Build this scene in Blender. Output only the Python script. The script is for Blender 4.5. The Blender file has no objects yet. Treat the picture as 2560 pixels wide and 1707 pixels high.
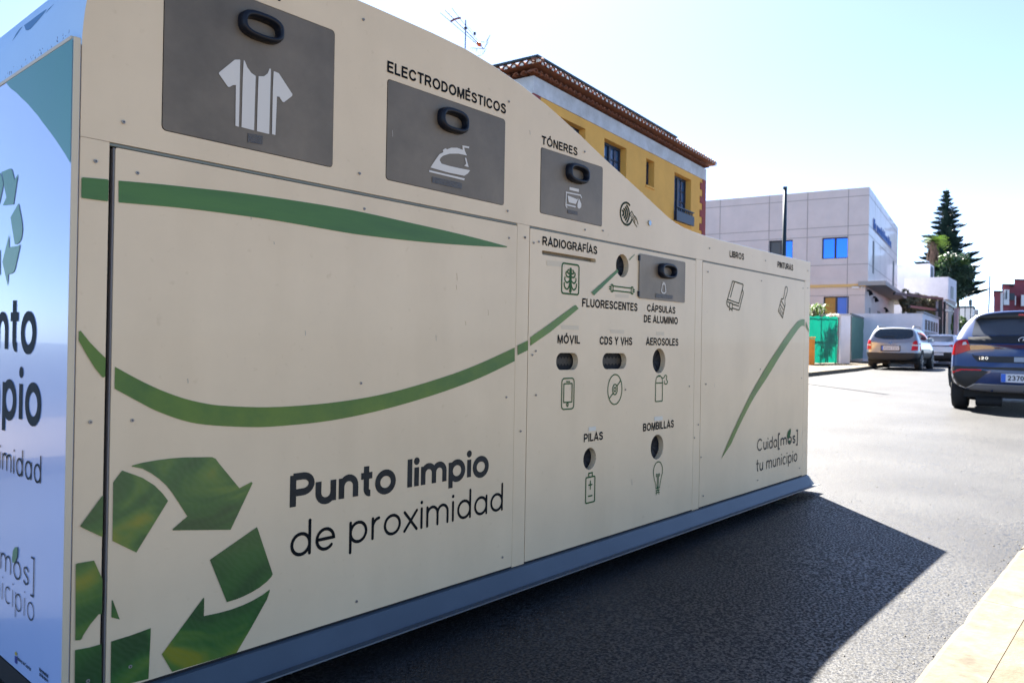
import bpy, bmesh, math, random
from mathutils import Vector, Matrix
from mathutils.geometry import tessellate_polygon
from mathutils.bvhtree import BVHTree
random.seed(7)
SC = bpy.context.scene
COL = SC.collection
R = math.radians
# ------------------------------------------------------------------ camera
F = 1920.0                                   # focal length in photo pixels (photo is 2560 wide)
YAW, PITCH, ROLL = R(41.1208), R(.2023), R(-.98587)
CAM = Vector((-.6716, -1.9153, 1.0))
def ray(u, v):
    a, b = (u-1280)/F, -(v-853.5)/F
    r = math.cos(ROLL)*a + math.sin(ROLL)*b; up = -math.sin(ROLL)*a + math.cos(ROLL)*b
    w = math.cos(PITCH) - math.sin(PITCH)*up; up2 = math.sin(PITCH) + math.cos(PITCH)*up
    return Vector((math.cos(YAW)*w + math.sin(YAW)*r, math.sin(YAW)*w - math.cos(YAW)*r, up2))
cd = bpy.data.cameras.new('camera'); cam = bpy.data.objects.new('camera', cd); COL.objects.link(cam); SC.camera = cam
cd.sensor_width = 36; cd.lens = 27; cd.clip_end = 3000; cd.clip_start = .05
zc = -ray(1280, 853.5).normalized()
xc = (ray(2280, 853.5)-ray(1280, 853.5)).normalized(); yc = zc.cross(xc).normalized()
cam.matrix_world = Matrix(((xc.x, yc.x, zc.x, CAM.x), (xc.y, yc.y, zc.y, CAM.y), (xc.z, yc.z, zc.z, CAM.z), (0, 0, 0, 1)))
cd.dof.use_dof = True; cd.dof.focus_distance = 2.75; cd.dof.aperture_fstop = 6.5
# ------------------------------------------------------------------ sky and sun
SUN_EL, SUN_AZ = R(45.9), R(45)               # azimuth measured from +X towards +Y
W = bpy.data.worlds.new('World'); SC.world = W; W.use_nodes = True
nt = W.node_tree; sky = nt.nodes.new('ShaderNodeTexSky'); sky.sky_type = 'NISHITA'; sky.sun_disc = False
sky.sun_elevation = SUN_EL; sky.sun_rotation = R(90)-SUN_AZ
sky.air_density = .42; sky.dust_density = 0.25; sky.ozone_density = 1.0
nt.links.new(sky.outputs[0], nt.nodes['Background'].inputs[0]); nt.nodes['Background'].inputs[1].default_value = .05
sl = bpy.data.lights.new('sun', 'SUN'); sl.energy = 5; sl.angle = R(.5); sl.color = (1, .95, .88)
so = bpy.data.objects.new('sun', sl); COL.objects.link(so)
sd = Vector((math.cos(SUN_EL)*math.cos(SUN_AZ), math.cos(SUN_EL)*math.sin(SUN_AZ), math.sin(SUN_EL)))
so.rotation_euler = sd.to_track_quat('Z', 'Y').to_euler(); so.location = (0, 0, 30)
SC.view_settings.view_transform = 'Standard'; SC.view_settings.look = 'None'
SC.view_settings.exposure = 3.15; SC.view_settings.gamma = 1
SC.render.engine = 'CYCLES'
# ------------------------------------------------------------------ geometry helpers
SLOPE = .009                                  # the street climbs gently
def gz(x): return SLOPE*x
def onY(u, v, y=0.0):
    d = ray(u, v); t = (y-CAM.y)/d.y; return CAM+d*t
def onX(u, v, x=0.0):
    d = ray(u, v); t = (x-CAM.x)/d.x; return CAM+d*t
def at(u, v, t): return CAM + ray(u, v)*t
def ground(u, v, dz=0.0):
    d = ray(u, v); t = (SLOPE*CAM.x+dz-CAM.z)/(d.z-SLOPE*d.x); return CAM+d*t
def crop(ox, oy, s): return lambda x, y: (ox+x/s, oy+y/s)
FV = crop(0, 0, 1/1.08844)
R1 = crop(0, 0, 2.7035); R2 = crop(0, 380, 2.7035); R3 = crop(0, 1127, 2.7035)
R5 = crop(860, 0, 2.7035); R6 = crop(1300, 550, 3.075); R7 = crop(1300, 900, 3.075)
RL = crop(600, 1100, 2.584); RX = crop(1330, 560, 6.817); RQ = crop(1380, 900, 4.125)
RB = crop(1780, 680, 9.8); RC = crop(1530, 490, 17.425); RY = crop(1240, 150, 3.484); RM = crop(1870, 1050, 11.2)

class MB:
    def __init__(s): s.v = []; s.f = []; s.m = []
    def add(s, vs, fs, mi=0):
        o = len(s.v); s.v += [tuple(a) for a in vs]; s.f += [tuple(i+o for i in f) for f in fs]; s.m += [mi]*len(fs); return s
    def box(s, x0, x1, y0, y1, z0, z1, mi=0):
        return s.add([(x0,y0,z0),(x1,y0,z0),(x1,y1,z0),(x0,y1,z0),(x0,y0,z1),(x1,y0,z1),(x1,y1,z1),(x0,y1,z1)],
            [(3,2,1,0),(4,5,6,7),(0,1,5,4),(1,2,6,5),(2,3,7,6),(3,0,4,7)], mi)
    def bar(s, a, b, w, h=None, mi=0):
        a, b = Vector(a), Vector(b); h = h or w; d = (b-a).normalized()
        up = Vector((0,0,1)) if abs(d.z) < .95 else Vector((1,0,0))
        x = d.cross(up).normalized()*w/2; y = x.cross(d).normalized()*h/2
        return s.add([a-x-y,a+x-y,a+x+y,a-x+y,b-x-y,b+x-y,b+x+y,b-x+y],[(3,2,1,0),(4,5,6,7),(0,1,5,4),(1,2,6,5),(2,3,7,6),(3,0,4,7)], mi)
    def tube(s, pts, r, n=8, mi=0, caps=True):
        pts = [Vector(p) for p in pts]; rs = r if isinstance(r, (list, tuple)) else [r]*len(pts)
        vs = []; fs = []
        for i, p in enumerate(pts):
            d = (pts[min(i+1,len(pts)-1)]-pts[max(i-1,0)]).normalized()
            up = Vector((0,0,1)) if abs(d.z) < .9 else Vector((1,0,0))
            x = d.cross(up).normalized(); y = x.cross(d)
            for k in range(n):
                a = 2*math.pi*k/n; vs.append(p+(x*math.cos(a)+y*math.sin(a))*rs[i])
        for i in range(len(pts)-1):
            for k in range(n):
                fs.append((i*n+k, i*n+(k+1)%n, (i+1)*n+(k+1)%n, (i+1)*n+k))
        if caps: fs += [tuple(range(n))[::-1], tuple((len(pts)-1)*n+k for k in range(n))]
        return s.add(vs, fs, mi)
    def plate(s, outer, holes, to3, t, mi=0):
        """2-D outline with holes; to3(a, b, depth) -> 3-D ; front at depth 0, back at depth t"""
        loops = [outer]+list(holes); flat = [p for l in loops for p in l]; n = len(flat)
        tris = tessellate_polygon([[Vector((p[0],p[1],0)) for p in l] for l in loops])
        vs = [to3(p[0],p[1],0) for p in flat]; fs = [tuple(x) for x in tris]
        if t:
            vs += [to3(p[0],p[1],t) for p in flat]; fs += [tuple(i+n for i in reversed(x)) for x in tris]
            o = 0
            for l in loops:
                m = len(l)
                for i in range(m): fs.append((o+i, o+(i+1)%m, n+o+(i+1)%m, n+o+i))
                o += m
        return s.add(vs, fs, mi)
    def mesh(s, name, mats, smooth=False, recalc=True):
        me = bpy.data.meshes.new(name); me.from_pydata(s.v, [], s.f)
        for m in (mats if isinstance(mats, (list, tuple)) else [mats]): me.materials.append(m)
        for p, mi in zip(me.polygons, s.m): p.material_index = mi; p.use_smooth = smooth
        if recalc:
            bm = bmesh.new(); bm.from_mesh(me); bmesh.ops.recalc_face_normals(bm, faces=bm.faces); bm.to_mesh(me); bm.free()
        return me
    def build(s, name, mats, parent=None, smooth=False, recalc=True, bevel=0):
        o = bpy.data.objects.new(name, s.mesh(name, mats, smooth, recalc)); COL.objects.link(o)
        if parent: o.parent = parent
        if bevel:
            b = o.modifiers.new('bevel', 'BEVEL'); b.width = bevel; b.segments = 2; b.limit_method = 'ANGLE'; b.angle_limit = R(40)
        return o
def tag(o, label=None, cat=None, group=None, kind=None):
    if label: o['label'] = label
    if cat: o['category'] = cat
    if group: o['group'] = group
    if kind: o['kind'] = kind
    return o
def empty(name, loc, rz=0, label=None, cat=None, group=None):
    o = bpy.data.objects.new(name, None); COL.objects.link(o); o.location = loc; o.rotation_euler = (0, 0, rz)
    o.empty_display_size = .2
    return tag(o, label, cat, group)
# ------------------------------------------------------------------ materials
def mat(name, col, rough=.6, metal=0, noise=0, scale=8, col2=None, bump=0, bscale=40, spec=.5, coat=0, trans=0, stretch=None, alpha=1):
    m = bpy.data.materials.new(name); m.use_nodes = True; t = m.node_tree; b = t.nodes['Principled BSDF']
    b.inputs['Base Color'].default_value = (*col, 1); b.inputs['Roughness'].default_value = rough
    b.inputs['Metallic'].default_value = metal; b.inputs['Specular IOR Level'].default_value = spec
    b.inputs['Coat Weight'].default_value = coat; b.inputs['Transmission Weight'].default_value = trans; b.inputs['Alpha'].default_value = alpha
    if noise or bump:
        tc = t.nodes.new('ShaderNodeTexCoord'); mp = t.nodes.new('ShaderNodeMapping'); t.links.new(tc.outputs['Object'], mp.inputs[0])
        if stretch: mp.inputs['Scale'].default_value = stretch
    if noise:
        n = t.nodes.new('ShaderNodeTexNoise'); n.inputs['Scale'].default_value = scale; n.inputs['Detail'].default_value = 6
        n.inputs['Roughness'].default_value = .65
        t.links.new(mp.outputs[0], n.inputs[0]); cr = t.nodes.new('ShaderNodeValToRGB')
        cr.color_ramp.elements[0].position = .5-.25/max(noise, .25)*.5 if noise > 1 else .3; cr.color_ramp.elements[1].position = 1-cr.color_ramp.elements[0].position
        c2 = col2 or tuple(c*(1-min(noise, .9)) for c in col)
        cr.color_ramp.elements[0].color = (*c2, 1); cr.color_ramp.elements[1].color = (*col, 1)
        t.links.new(n.outputs['Fac'], cr.inputs[0]); t.links.new(cr.outputs[0], b.inputs['Base Color'])
    if bump:
        n2 = t.nodes.new('ShaderNodeTexNoise'); n2.inputs['Scale'].default_value = bscale; n2.inputs['Detail'].default_value = 4
        t.links.new(mp.outputs[0], n2.inputs[0]); bp = t.nodes.new('ShaderNodeBump'); bp.inputs['Strength'].default_value = bump
        bp.inputs['Distance'].default_value = .01; t.links.new(n2.outputs['Fac'], bp.inputs['Height']); t.links.new(bp.outputs[0], b.inputs['Normal'])
    return m
def asphalt():
    m = mat('asphalt', (.05,.05,.052), .52); t = m.node_tree; b = t.nodes['Principled BSDF']
    tc = t.nodes.new('ShaderNodeTexCoord')
    def noise(sc, det): 
        n = t.nodes.new('ShaderNodeTexNoise'); n.inputs['Scale'].default_value = sc; n.inputs['Detail'].default_value = det
        t.links.new(tc.outputs['Object'], n.inputs[0]); return n
    def ramp(n, p0, c0, p1, c1):
        r = t.nodes.new('ShaderNodeValToRGB'); e = r.color_ramp.elements
        e[0].position = p0; e[0].color = (*c0, 1); e[1].position = p1; e[1].color = (*c1, 1); t.links.new(n, r.inputs[0]); return r
    grain = ramp(noise(115, 3).outputs['Fac'], .42, (.006,.0065,.008), .60, (.052,.051,.048))
    big = ramp(noise(.9, 8).outputs['Fac'], .36, (.55,.55,.57), .64, (1.12,1.12,1.12))
    mx = t.nodes.new('ShaderNodeMixRGB'); mx.blend_type = 'MULTIPLY'; mx.inputs[0].default_value = 1
    t.links.new(grain.outputs[0], mx.inputs[1]); t.links.new(big.outputs[0], mx.inputs[2])
    # pale aggregate chips and small litter specks
    vo = t.nodes.new('ShaderNodeTexVoronoi'); vo.inputs['Scale'].default_value = 26; t.links.new(tc.outputs['Object'], vo.inputs[0])
    ch = ramp(vo.outputs['Distance'], .028, (1,1,1), .04, (0,0,0))
    mx2 = t.nodes.new('ShaderNodeMixRGB'); t.links.new(ch.outputs[0], mx2.inputs[0]); t.links.new(mx.outputs[0], mx2.inputs[1]); mx2.inputs[2].default_value = (.3,.3,.28,1)
    t.links.new(mx2.outputs[0], b.inputs['Base Color'])
    rg = ramp(noise(95, 3).outputs['Fac'], .44, (.85,.85,.85), .58, (.34,.34,.34)); t.links.new(rg.outputs[0], b.inputs['Roughness'])
    bp = t.nodes.new('ShaderNodeBump'); bp.inputs['Strength'].default_value = .25; bp.inputs['Distance'].default_value = .004
    t.links.new(noise(230, 4).outputs['Fac'], bp.inputs['Height']); t.links.new(bp.outputs[0], b.inputs['Normal'])
    b.inputs['Specular IOR Level'].default_value = .27
    return m
M = {}
M['asphalt'] = asphalt()
M['pavement'] = mat('pavement concrete', (.150,.124,.090), .9, noise=.6, scale=7, col2=(.080,.064,.044), spec=.15, bump=.35, bscale=70)
M['kerb'] = mat('kerb stone', (.150,.128,.095), .9, spec=.15, noise=.5, scale=12, bump=.3)
M['cream'] = mat('cream painted steel', (.71,.545,.345), .45, noise=.5, scale=2.2, col2=(.64,.49,.31), bump=.06, bscale=5, coat=.08)  # cream paint, its base warmed further in place of bounced light
def streaks(m):
    t = m.node_tree; b = t.nodes['Principled BSDF']; src = b.inputs['Base Color'].links[0].from_socket; tc = t.nodes.new('ShaderNodeTexCoord')
    mp = t.nodes.new('ShaderNodeMapping'); mp.inputs['Scale'].default_value = (5,1,.8); t.links.new(tc.outputs['Object'], mp.inputs[0])
    n = t.nodes.new('ShaderNodeTexNoise'); n.inputs['Scale'].default_value = 1; n.inputs['Detail'].default_value = 5; t.links.new(mp.outputs[0], n.inputs[0])
    r = t.nodes.new('ShaderNodeValToRGB'); r.color_ramp.elements[0].position = .33; r.color_ramp.elements[0].color = (.955,.95,.94,1); r.color_ramp.elements[1].position = .55; r.color_ramp.elements[1].color = (1,1,1,1)
    n2 = t.nodes.new('ShaderNodeTexNoise'); n2.inputs['Scale'].default_value = 34; n2.inputs['Detail'].default_value = 6; t.links.new(tc.outputs['Object'], n2.inputs[0])
    r2 = t.nodes.new('ShaderNodeValToRGB'); r2.color_ramp.elements[0].position = .24; r2.color_ramp.elements[0].color = (.92,.90,.88,1); r2.color_ramp.elements[1].position = .36; r2.color_ramp.elements[1].color = (1,1,1,1)
    t.links.new(n.outputs['Fac'], r.inputs[0]); t.links.new(n2.outputs['Fac'], r2.inputs[0]); x = src
    for rr_ in (r, r2):
        mx = t.nodes.new('ShaderNodeMixRGB'); mx.blend_type = 'MULTIPLY'; mx.inputs[0].default_value = 1; t.links.new(x, mx.inputs[1]); t.links.new(rr_.outputs[0], mx.inputs[2]); x = mx.outputs[0]
    t.links.new(x, b.inputs['Base Color'])
streaks(M['cream'])
M['cream_trim'] = mat('cream trim', (.56,.46,.31), .45)
M['sheet'] = mat('sky tinted printed vinyl', (.44,.56,.86), .22, noise=.3, scale=2, col2=(.41,.53,.83), coat=.35, bump=.04, bscale=3)  # white vinyl; the blue of the reflected sky is put into the base
M['channel'] = mat('grey channel', (.16,.175,.15), .5)
M['gap'] = mat('dark interior', (.012,.012,.013), .9)
M['skirt'] = mat('blue grey painted beam', (.046,.068,.092), .5, noise=.5, scale=5, col2=(.034,.052,.072), coat=.2, bump=.05, bscale=12)
M['rim'] = mat('hole rim', (.32,.34,.38), .35)
M['steel'] = mat('brushed steel', (.225,.165,.108), .45, metal=.5, noise=.35, scale=2.4, col2=(.120,.090,.060), bump=.05, bscale=60)  # broad dark blotches in the colour stand in for soft reflections
M['steel_dark'] = mat('braille strip', (.11,.10,.09), .5, metal=.5, bump=.6, bscale=260)
M['black'] = mat('black plastic', (.006,.008,.014), .4, spec=.25, bump=.1, bscale=200)
M['bristle'] = mat('brown brush rubber', (.045,.036,.024), .6, noise=.5, scale=60)
M['icon_white'] = mat('pictogram white', (.60,.55,.48), .6)
M['text_black'] = mat('black lettering', (.005,.006,.007), .7, spec=.12)
M['text_grey'] = mat('engraved charcoal lettering', (.022,.023,.022), .55, spec=.25, noise=.6, scale=22, col2=(.008,.009,.009), bump=.5, bscale=24)
M['text_navy'] = mat('dark slate print', (.010,.022,.033), .7, spec=.15)
M['text_soft'] = mat('grey print', (.055,.07,.09), .7, spec=.15)
M['icon_green'] = mat('green line', (.020,.075,.018), .65, spec=.2, noise=.4, scale=14, col2=(.03,.10,.03))
M['icon_dark'] = mat('dark green line', (.018,.030,.014), .7, spec=.15)
M['teal'] = mat('teal print', (.035,.21,.20), .4, noise=.3, scale=2, col2=(.03,.22,.17))
M['side_green'] = mat('side arrow print', (.028,.20,.085), .4, noise=.5, scale=3, col2=(.035,.19,.13))
M['roof_blue'] = mat('roof leaf print', (.02,.16,.34), .5)
M['stain'] = mat('dull stain', (.32,.29,.23), .6)
M['ghost'] = mat('sticker residue', (.58,.47,.32), .55)
M['label_pale'] = mat('pale braille label', (.60,.56,.46), .5)
def leaf_print():
    m = mat('leaf print', (.03,.15,.03), .38, coat=.15); t = m.node_tree; b = t.nodes['Principled BSDF']
    tc = t.nodes.new('ShaderNodeTexCoord'); mp = t.nodes.new('ShaderNodeMapping'); mp.inputs['Scale'].default_value = (1,1,1.6)
    mp.inputs['Rotation'].default_value = (0, .5, 0); t.links.new(tc.outputs['Object'], mp.inputs[0])
    n = t.nodes.new('ShaderNodeTexNoise'); n.inputs['Scale'].default_value = 4.2; n.inputs['Detail'].default_value = 2.5; n.inputs['Distortion'].default_value = 1.1
    t.links.new(mp.outputs[0], n.inputs[0]); r = t.nodes.new('ShaderNodeValToRGB'); e = r.color_ramp.elements
    e[0].position = .34; e[0].color = (.013,.055,.010,1); e[1].position = .72; e[1].color = (.19,.19,.010,1)
    k = r.color_ramp.elements.new(.5); k.color = (.026,.100,.015,1); k = r.color_ramp.elements.new(.6); k.color = (.075,.15,.018,1)
    t.links.new(n.outputs['Fac'], r.inputs[0])
    w = t.nodes.new('ShaderNodeTexWave'); w.inputs['Scale'].default_value = 17; w.inputs['Distortion'].default_value = 9; w.inputs['Detail'].default_value = 1
    t.links.new(mp.outputs[0], w.inputs[0]); n3 = t.nodes.new('ShaderNodeTexNoise'); n3.inputs['Scale'].default_value = 3; t.links.new(tc.outputs['Object'], n3.inputs[0])
    mm = t.nodes.new('ShaderNodeMath'); mm.operation = 'MULTIPLY'; t.links.new(w.outputs['Fac'], mm.inputs[0]); t.links.new(n3.outputs['Fac'], mm.inputs[1])
    m2 = t.nodes.new('ShaderNodeMath'); m2.operation = 'MULTIPLY'; t.links.new(mm.outputs[0], m2.inputs[0]); m2.inputs[1].default_value = .13
    mx = t.nodes.new('ShaderNodeMixRGB'); t.links.new(m2.outputs[0], mx.inputs[0]); t.links.new(r.outputs[0], mx.inputs[1]); mx.inputs[2].default_value = (.13,.22,.12,1)
    t.links.new(mx.outputs[0], b.inputs['Base Color']); return m
M['leaf'] = leaf_print()
M['band'] = mat('green band print', (.060,.155,.018), .5, noise=.5, scale=3, col2=(.034,.105,.013), coat=.1, stretch=(.6,1,5))
M['swoosh'] = mat('green swoosh print', (.115,.19,.010), .5, noise=.5, scale=5, col2=(.040,.110,.012), coat=.1)
# ------------------------------------------------------------------ strokes and lettering
def arc(cx, cy, rx, ry, a0, a1, n=14):
    return [(cx+rx*math.cos(R(a0+(a1-a0)*i/n)), cy+ry*math.sin(R(a0+(a1-a0)*i/n))) for i in range(n+1)]
def spline(p, n=6):
    o = []
    q = [p[0]]+list(p)+[p[-1]]
    for i in range(1, len(q)-2):
        for k in range(n):
            t = k/n; a, b, c, d = q[i-1], q[i], q[i+1], q[i+2]
            o.append(tuple(.5*((2*b[j])+(-a[j]+c[j])*t+(2*a[j]-5*b[j]+4*c[j]-d[j])*t*t+(-a[j]+3*b[j]-3*c[j]+d[j])*t**3) for j in (0, 1)))
    o.append(tuple(p[-1])); return o
STK = [0]
def ribbon(mb, pts, w, to3, proud, round_=False):
    """flat stroke of width w along 2-D points; each stroke sits a hair higher than the last"""
    P = [Vector(p) for p in pts]; Q = [P[0]]
    for p in P[1:]:
        if (p-Q[-1]).length > 1e-5: Q.append(p)
    P = Q
    if len(P) < 2: return
    closed = len(P) > 3 and (P[0]-P[-1]).length < 1e-4
    if closed: P = P[:-1]
    n = len(P); L = []; Rr = []
    for i in range(n):
        if closed: a, b = P[i-1], P[(i+1) % n]; d1 = (P[i]-a).normalized(); d2 = (b-P[i]).normalized()
        else:
            d1 = (P[i]-P[i-1]).normalized() if i else (P[1]-P[0]).normalized()
            d2 = (P[i+1]-P[i]).normalized() if i < n-1 else d1
        t = d1+d2
        t = t.normalized() if t.length > 1e-6 else d1
        nn = Vector((-t.y, t.x)); c = max(.45, nn.dot(Vector((-d1.y, d1.x)))); h = w/2/c
        L.append(P[i]+nn*h); Rr.append(P[i]-nn*h)
    STK[0] = (STK[0]+1) % 12; z = proud+STK[0]*.00004
    vs = [to3(p.x, p.y, -z) for p in L]+[to3(p.x, p.y, -z) for p in Rr]
    fs = [(i, (i+1) % n, n+(i+1) % n, n+i) for i in range(n if closed else n-1)]
    mb.add(vs, fs)
    if round_ and not closed:
        for p in (P[0], P[-1]):
            STK[0] = (STK[0]+1) % 12; z = proud+STK[0]*.00004
            c = [(p.x+w/2*math.cos(a*math.pi/6), p.y+w/2*math.sin(a*math.pi/6)) for a in range(12)]
            mb.add([to3(*q, -z) for q in c], [tuple(range(12))])
h = .09
G = {}
def g(ch, w, *st): G[ch] = (w, st)
g('A', .84, [(.04,0),(.42,.97),(.80,0)], [(.18,.30),(.66,.30)])
G['Á'] = (.84, G['A'][1]+([(.36,1.06),(.54,1.24)],))
g('B', .72, [(.09,0),(.09,1)], [(.09,.91),(.42,.91)]+arc(.42,.715,.19,.195,90,-90,8)+[(.09,.52)], [(.09,.52),(.44,.52)]+arc(.44,.305,.20,.215,90,-90,8)+[(.09,.09)])
g('C', .86, [(.79,.70)]+arc(.45,.5,.36,.41,35,325,20)+[(.79,.30)])
g('D', .80, [(.09,0),(.09,1)], [(.09,.91),(.34,.91)]+arc(.34,.5,.37,.41,90,-90,14)+[(.09,.09)])
g('E', .68, [(.09,0),(.09,1)], [(.09,.91),(.67,.91)], [(.09,.52),(.62,.52)], [(.09,.09),(.68,.09)])
G['É'] = (.68, G['E'][1]+([(.34,1.06),(.52,1.24)],))
g('F', .64, [(.09,0),(.09,1)], [(.09,.91),(.64,.91)], [(.09,.50),(.56,.50)])
g('G', .90, [(.80,.72)]+arc(.46,.5,.37,.41,38,300,20)+[(.82,.20),(.82,.47),(.50,.47)])
g('H', .78, [(.09,0),(.09,1)], [(.69,0),(.69,1)], [(.09,.52),(.69,.52)])
g('I', .18, [(.09,0),(.09,1)]); G['Í'] = (.18, G['I'][1]+([(.06,1.06),(.24,1.24)],))
g('L', .62, [(.09,1),(.09,0)], [(.09,.09),(.62,.09)])
g('M', .92, [(.09,0),(.09,.97)], [(.83,0),(.83,.97)], [(.12,.98),(.46,.06),(.80,.98)])
g('N', .78, [(.09,0),(.09,1)], [(.69,0),(.69,1)], [(.12,.96),(.66,.04)])
g('O', .94, arc(.47,.5,.38,.42,90,450,28)); G['Ó'] = (.94, G['O'][1]+([(.42,1.06),(.60,1.24)],))
g('P', .72, [(.09,0),(.09,1)], [(.09,.91),(.42,.91)]+arc(.42,.67,.22,.24,90,-90,10)+[(.09,.43)])
g('R', .80, [(.09,0),(.09,1)], [(.09,.91),(.46,.91)]+arc(.46,.69,.22,.22,90,-90,10)+[(.09,.47)], [(.42,.47),(.74,.02)])
g('S', .74, spline([(.65,.72),(.56,.86),(.37,.915),(.17,.84),(.13,.70),(.24,.58),(.42,.51),(.60,.42),(.66,.27),(.57,.13),(.37,.085),(.17,.14),(.09,.29)]))
g('T', .72, [(0,.91),(.72,.91)], [(.36,.91),(.36,0)])
g('U', .78, [(.09,1),(.09,.38)]+arc(.39,.38,.30,.29,180,360,12)+[(.69,1)])
g('V', .80, [(.05,1),(.40,.04),(.75,1)]); g('Y', .80, [(.05,1),(.40,.46),(.75,1)], [(.40,.48),(.40,0)])
g(' ', .26)
DG = {'0': (.62,(arc(.31,.5,.23,.42,90,450,20),)), '2': (.62,(spline([(.08,.72),(.16,.88),(.32,.92),(.50,.84),(.53,.68),(.42,.48),(.08,.09)]),[(.05,.09),(.6,.09)])),
  '3': (.62,(spline([(.08,.78),(.20,.91),(.38,.91),(.52,.80),(.50,.62),(.30,.53)]),spline([(.30,.53),(.52,.45),(.56,.28),(.44,.11),(.26,.08),(.07,.22)]))),
  '7': (.62,([(.05,.91),(.56,.91),(.24,0)],)), '4': (.62,([(.45,0),(.45,.98),(.05,.30),(.62,.30)],)), '5': (.62,(spline([(.54,.92),(.16,.92),(.12,.54),(.34,.62),(.54,.48),(.54,.22),(.30,.08),(.07,.18)],4),)),
  ' ': (.3, ()), 'F': G['F'], 'D': G['D'], 'V': G['V'], 'L': G['L'], 'K': (.74,([(.09,0),(.09,1)],[(.68,1),(.12,.42)],[(.28,.58),(.72,0)]))}
# geometric lowercase, x-height .70, ascender 1.02, stroke centre lines
X = .70; rr = .32
G2 = {'P': (.66, ([(.09,0),(.09,.98)], [(.09,.93),(.38,.93)]+arc(.38,.68,.25,.25,90,-90,12)+[(.09,.43)])),
 'C': (.98, (arc(.5,.5,.43,.47,42,318,24),)),
 'u': (.62, ([(.08,X-.03),(.08,.30)]+arc(.31,.30,.23,.27,180,360,12)+[(.54,X-.03)], [(.54,X-.03),(.54,0)])),
 'n': (.62, ([(.08,0),(.08,X-.03)], [(.08,.0),(.08,.38)]+arc(.31,.38,.23,.28,180,0,12)+[(.54,0)])),
 'm': (1.02, ([(.08,0),(.08,X-.03)], [(.08,.36)]+arc(.295,.40,.215,.26,180,0,10)+[(.51,0)], [(.51,.36)]+arc(.725,.40,.215,.26,180,0,10)+[(.94,0)])),
 't': (.40, ([(.18,.96),(.18,.20)]+arc(.30,.20,.12,.16,180,280,6), [(.0,X-.06),(.38,X-.06)])),
 'o': (.70, (arc(.35,.33,.28,.32,90,450,24),)),
 'l': (.16, ([(.08,0),(.08,1.0)],)), 'i': (.16, ([(.08,0),(.08,X-.02)], 'dot')),
 'p': (.70, ([(.08,-.30),(.08,X-.03)], arc(.35,.33,.27,.32,90,450,24))),
 'd': (.70, ([(.62,0),(.62,1.02)], arc(.35,.33,.27,.32,90,450,24))),
 'a': (.70, ([(.62,0),(.62,X-.03)], arc(.35,.33,.27,.32,90,450,24))),
 'e': (.68, ([(.08,.34),(.60,.34)]+arc(.34,.33,.27,.32,2,318,22),)),
 'r': (.38, ([(.08,0),(.08,X-.03)], [(.08,.36)]+arc(.32,.38,.24,.28,180,95,8))),
 'x': (.56, ([(.04,X-.04),(.52,0)], [(.52,X-.04),(.04,0)])),
 'c': (.62, (arc(.35,.33,.27,.32,48,312,18),)),
 's': (.50, (spline([(.43,.53),(.34,.63),(.22,.65),(.10,.58),(.10,.46),(.24,.36),(.38,.28),(.42,.16),(.33,.05),(.20,.03),(.06,.12)]),)),
 '[': (.28, ([(.28,1.16),(.06,1.16),(.06,-.26),(.28,-.26)],)), ']': (.28, ([(0,1.16),(.22,1.16),(.22,-.26),(0,-.26)],)), ' ': (.26, ()),
 'N': G['N'], 'M': G['M'], 'G': G['G'], 'b': (.70, ([(.08,0),(.08,1.02)], arc(.35,.33,.27,.32,90,450,24)))}
def write(mb, s, x0, x1, z0, H, sw, to3, proud=.0012, font=G, gap=.15, round_=False, flip=1):
    ws = [font[c][0] for c in s]; tot = sum(ws)+gap*(len(s)-1); k = (x1-x0)/tot; x = 0
    for c, w in zip(s, ws):
        for st in font[c][1]:
            if st == 'dot':
                r = sw*.62; cx = x0+(x+.08)*k; cz = z0+.90*H
                mb.add([to3(cx+r*math.cos(a*math.pi/6), cz+r*math.sin(a*math.pi/6), -proud) for a in range(12)], [tuple(range(12))]); continue
            ribbon(mb, [(x0+(x+p[0])*k, z0+p[1]*H) for p in st], sw, to3, proud, round_)
        x += w+gap
def rrect(x0, x1, z0, z1, r, n=4):
    o = []
    for cx, cz, a in ((x1-r,z1-r,0),(x0+r,z1-r,90),(x0+r,z0+r,180),(x1-r,z0+r,270)): o += arc(cx, cz, r, r, a, a+90, n)
    return o
def circ(cx, cz, r, n=32): return arc(cx, cz, r, r, 0, 360*(n-1)/n, n-1)
FR = lambda x, z, d: (x, d, z)               # the front face is the plane y = 0, outwards is -y
def fp(m, *pts): return [(lambda q: (q.x, q.z))(onY(*m(*p))) for p in pts]
# ------------------------------------------------------------------ ground
P3 = lambda x, y, z: (x, y, gz(x)+z)
far = 1200
ks = -1.385                                  # kerb line on the camera's side
mb = MB()
xs = [-60,-20,-4,-1,0,1,2,3,4,6,9,14,22,34,60,120,300,far]; ys = [-500,-60,-20,-6,-3,-1.5,0,1.5,3,6,10,20,60,200,700,1200]
mb.add([P3(x,y,0) for x in xs for y in ys], [(i*len(ys)+j, (i+1)*len(ys)+j, (i+1)*len(ys)+j+1, i*len(ys)+j+1) for i in range(len(xs)-1) for j in range(len(ys)-1)])
tag(mb.build('road', M['asphalt']), kind='structure')
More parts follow.
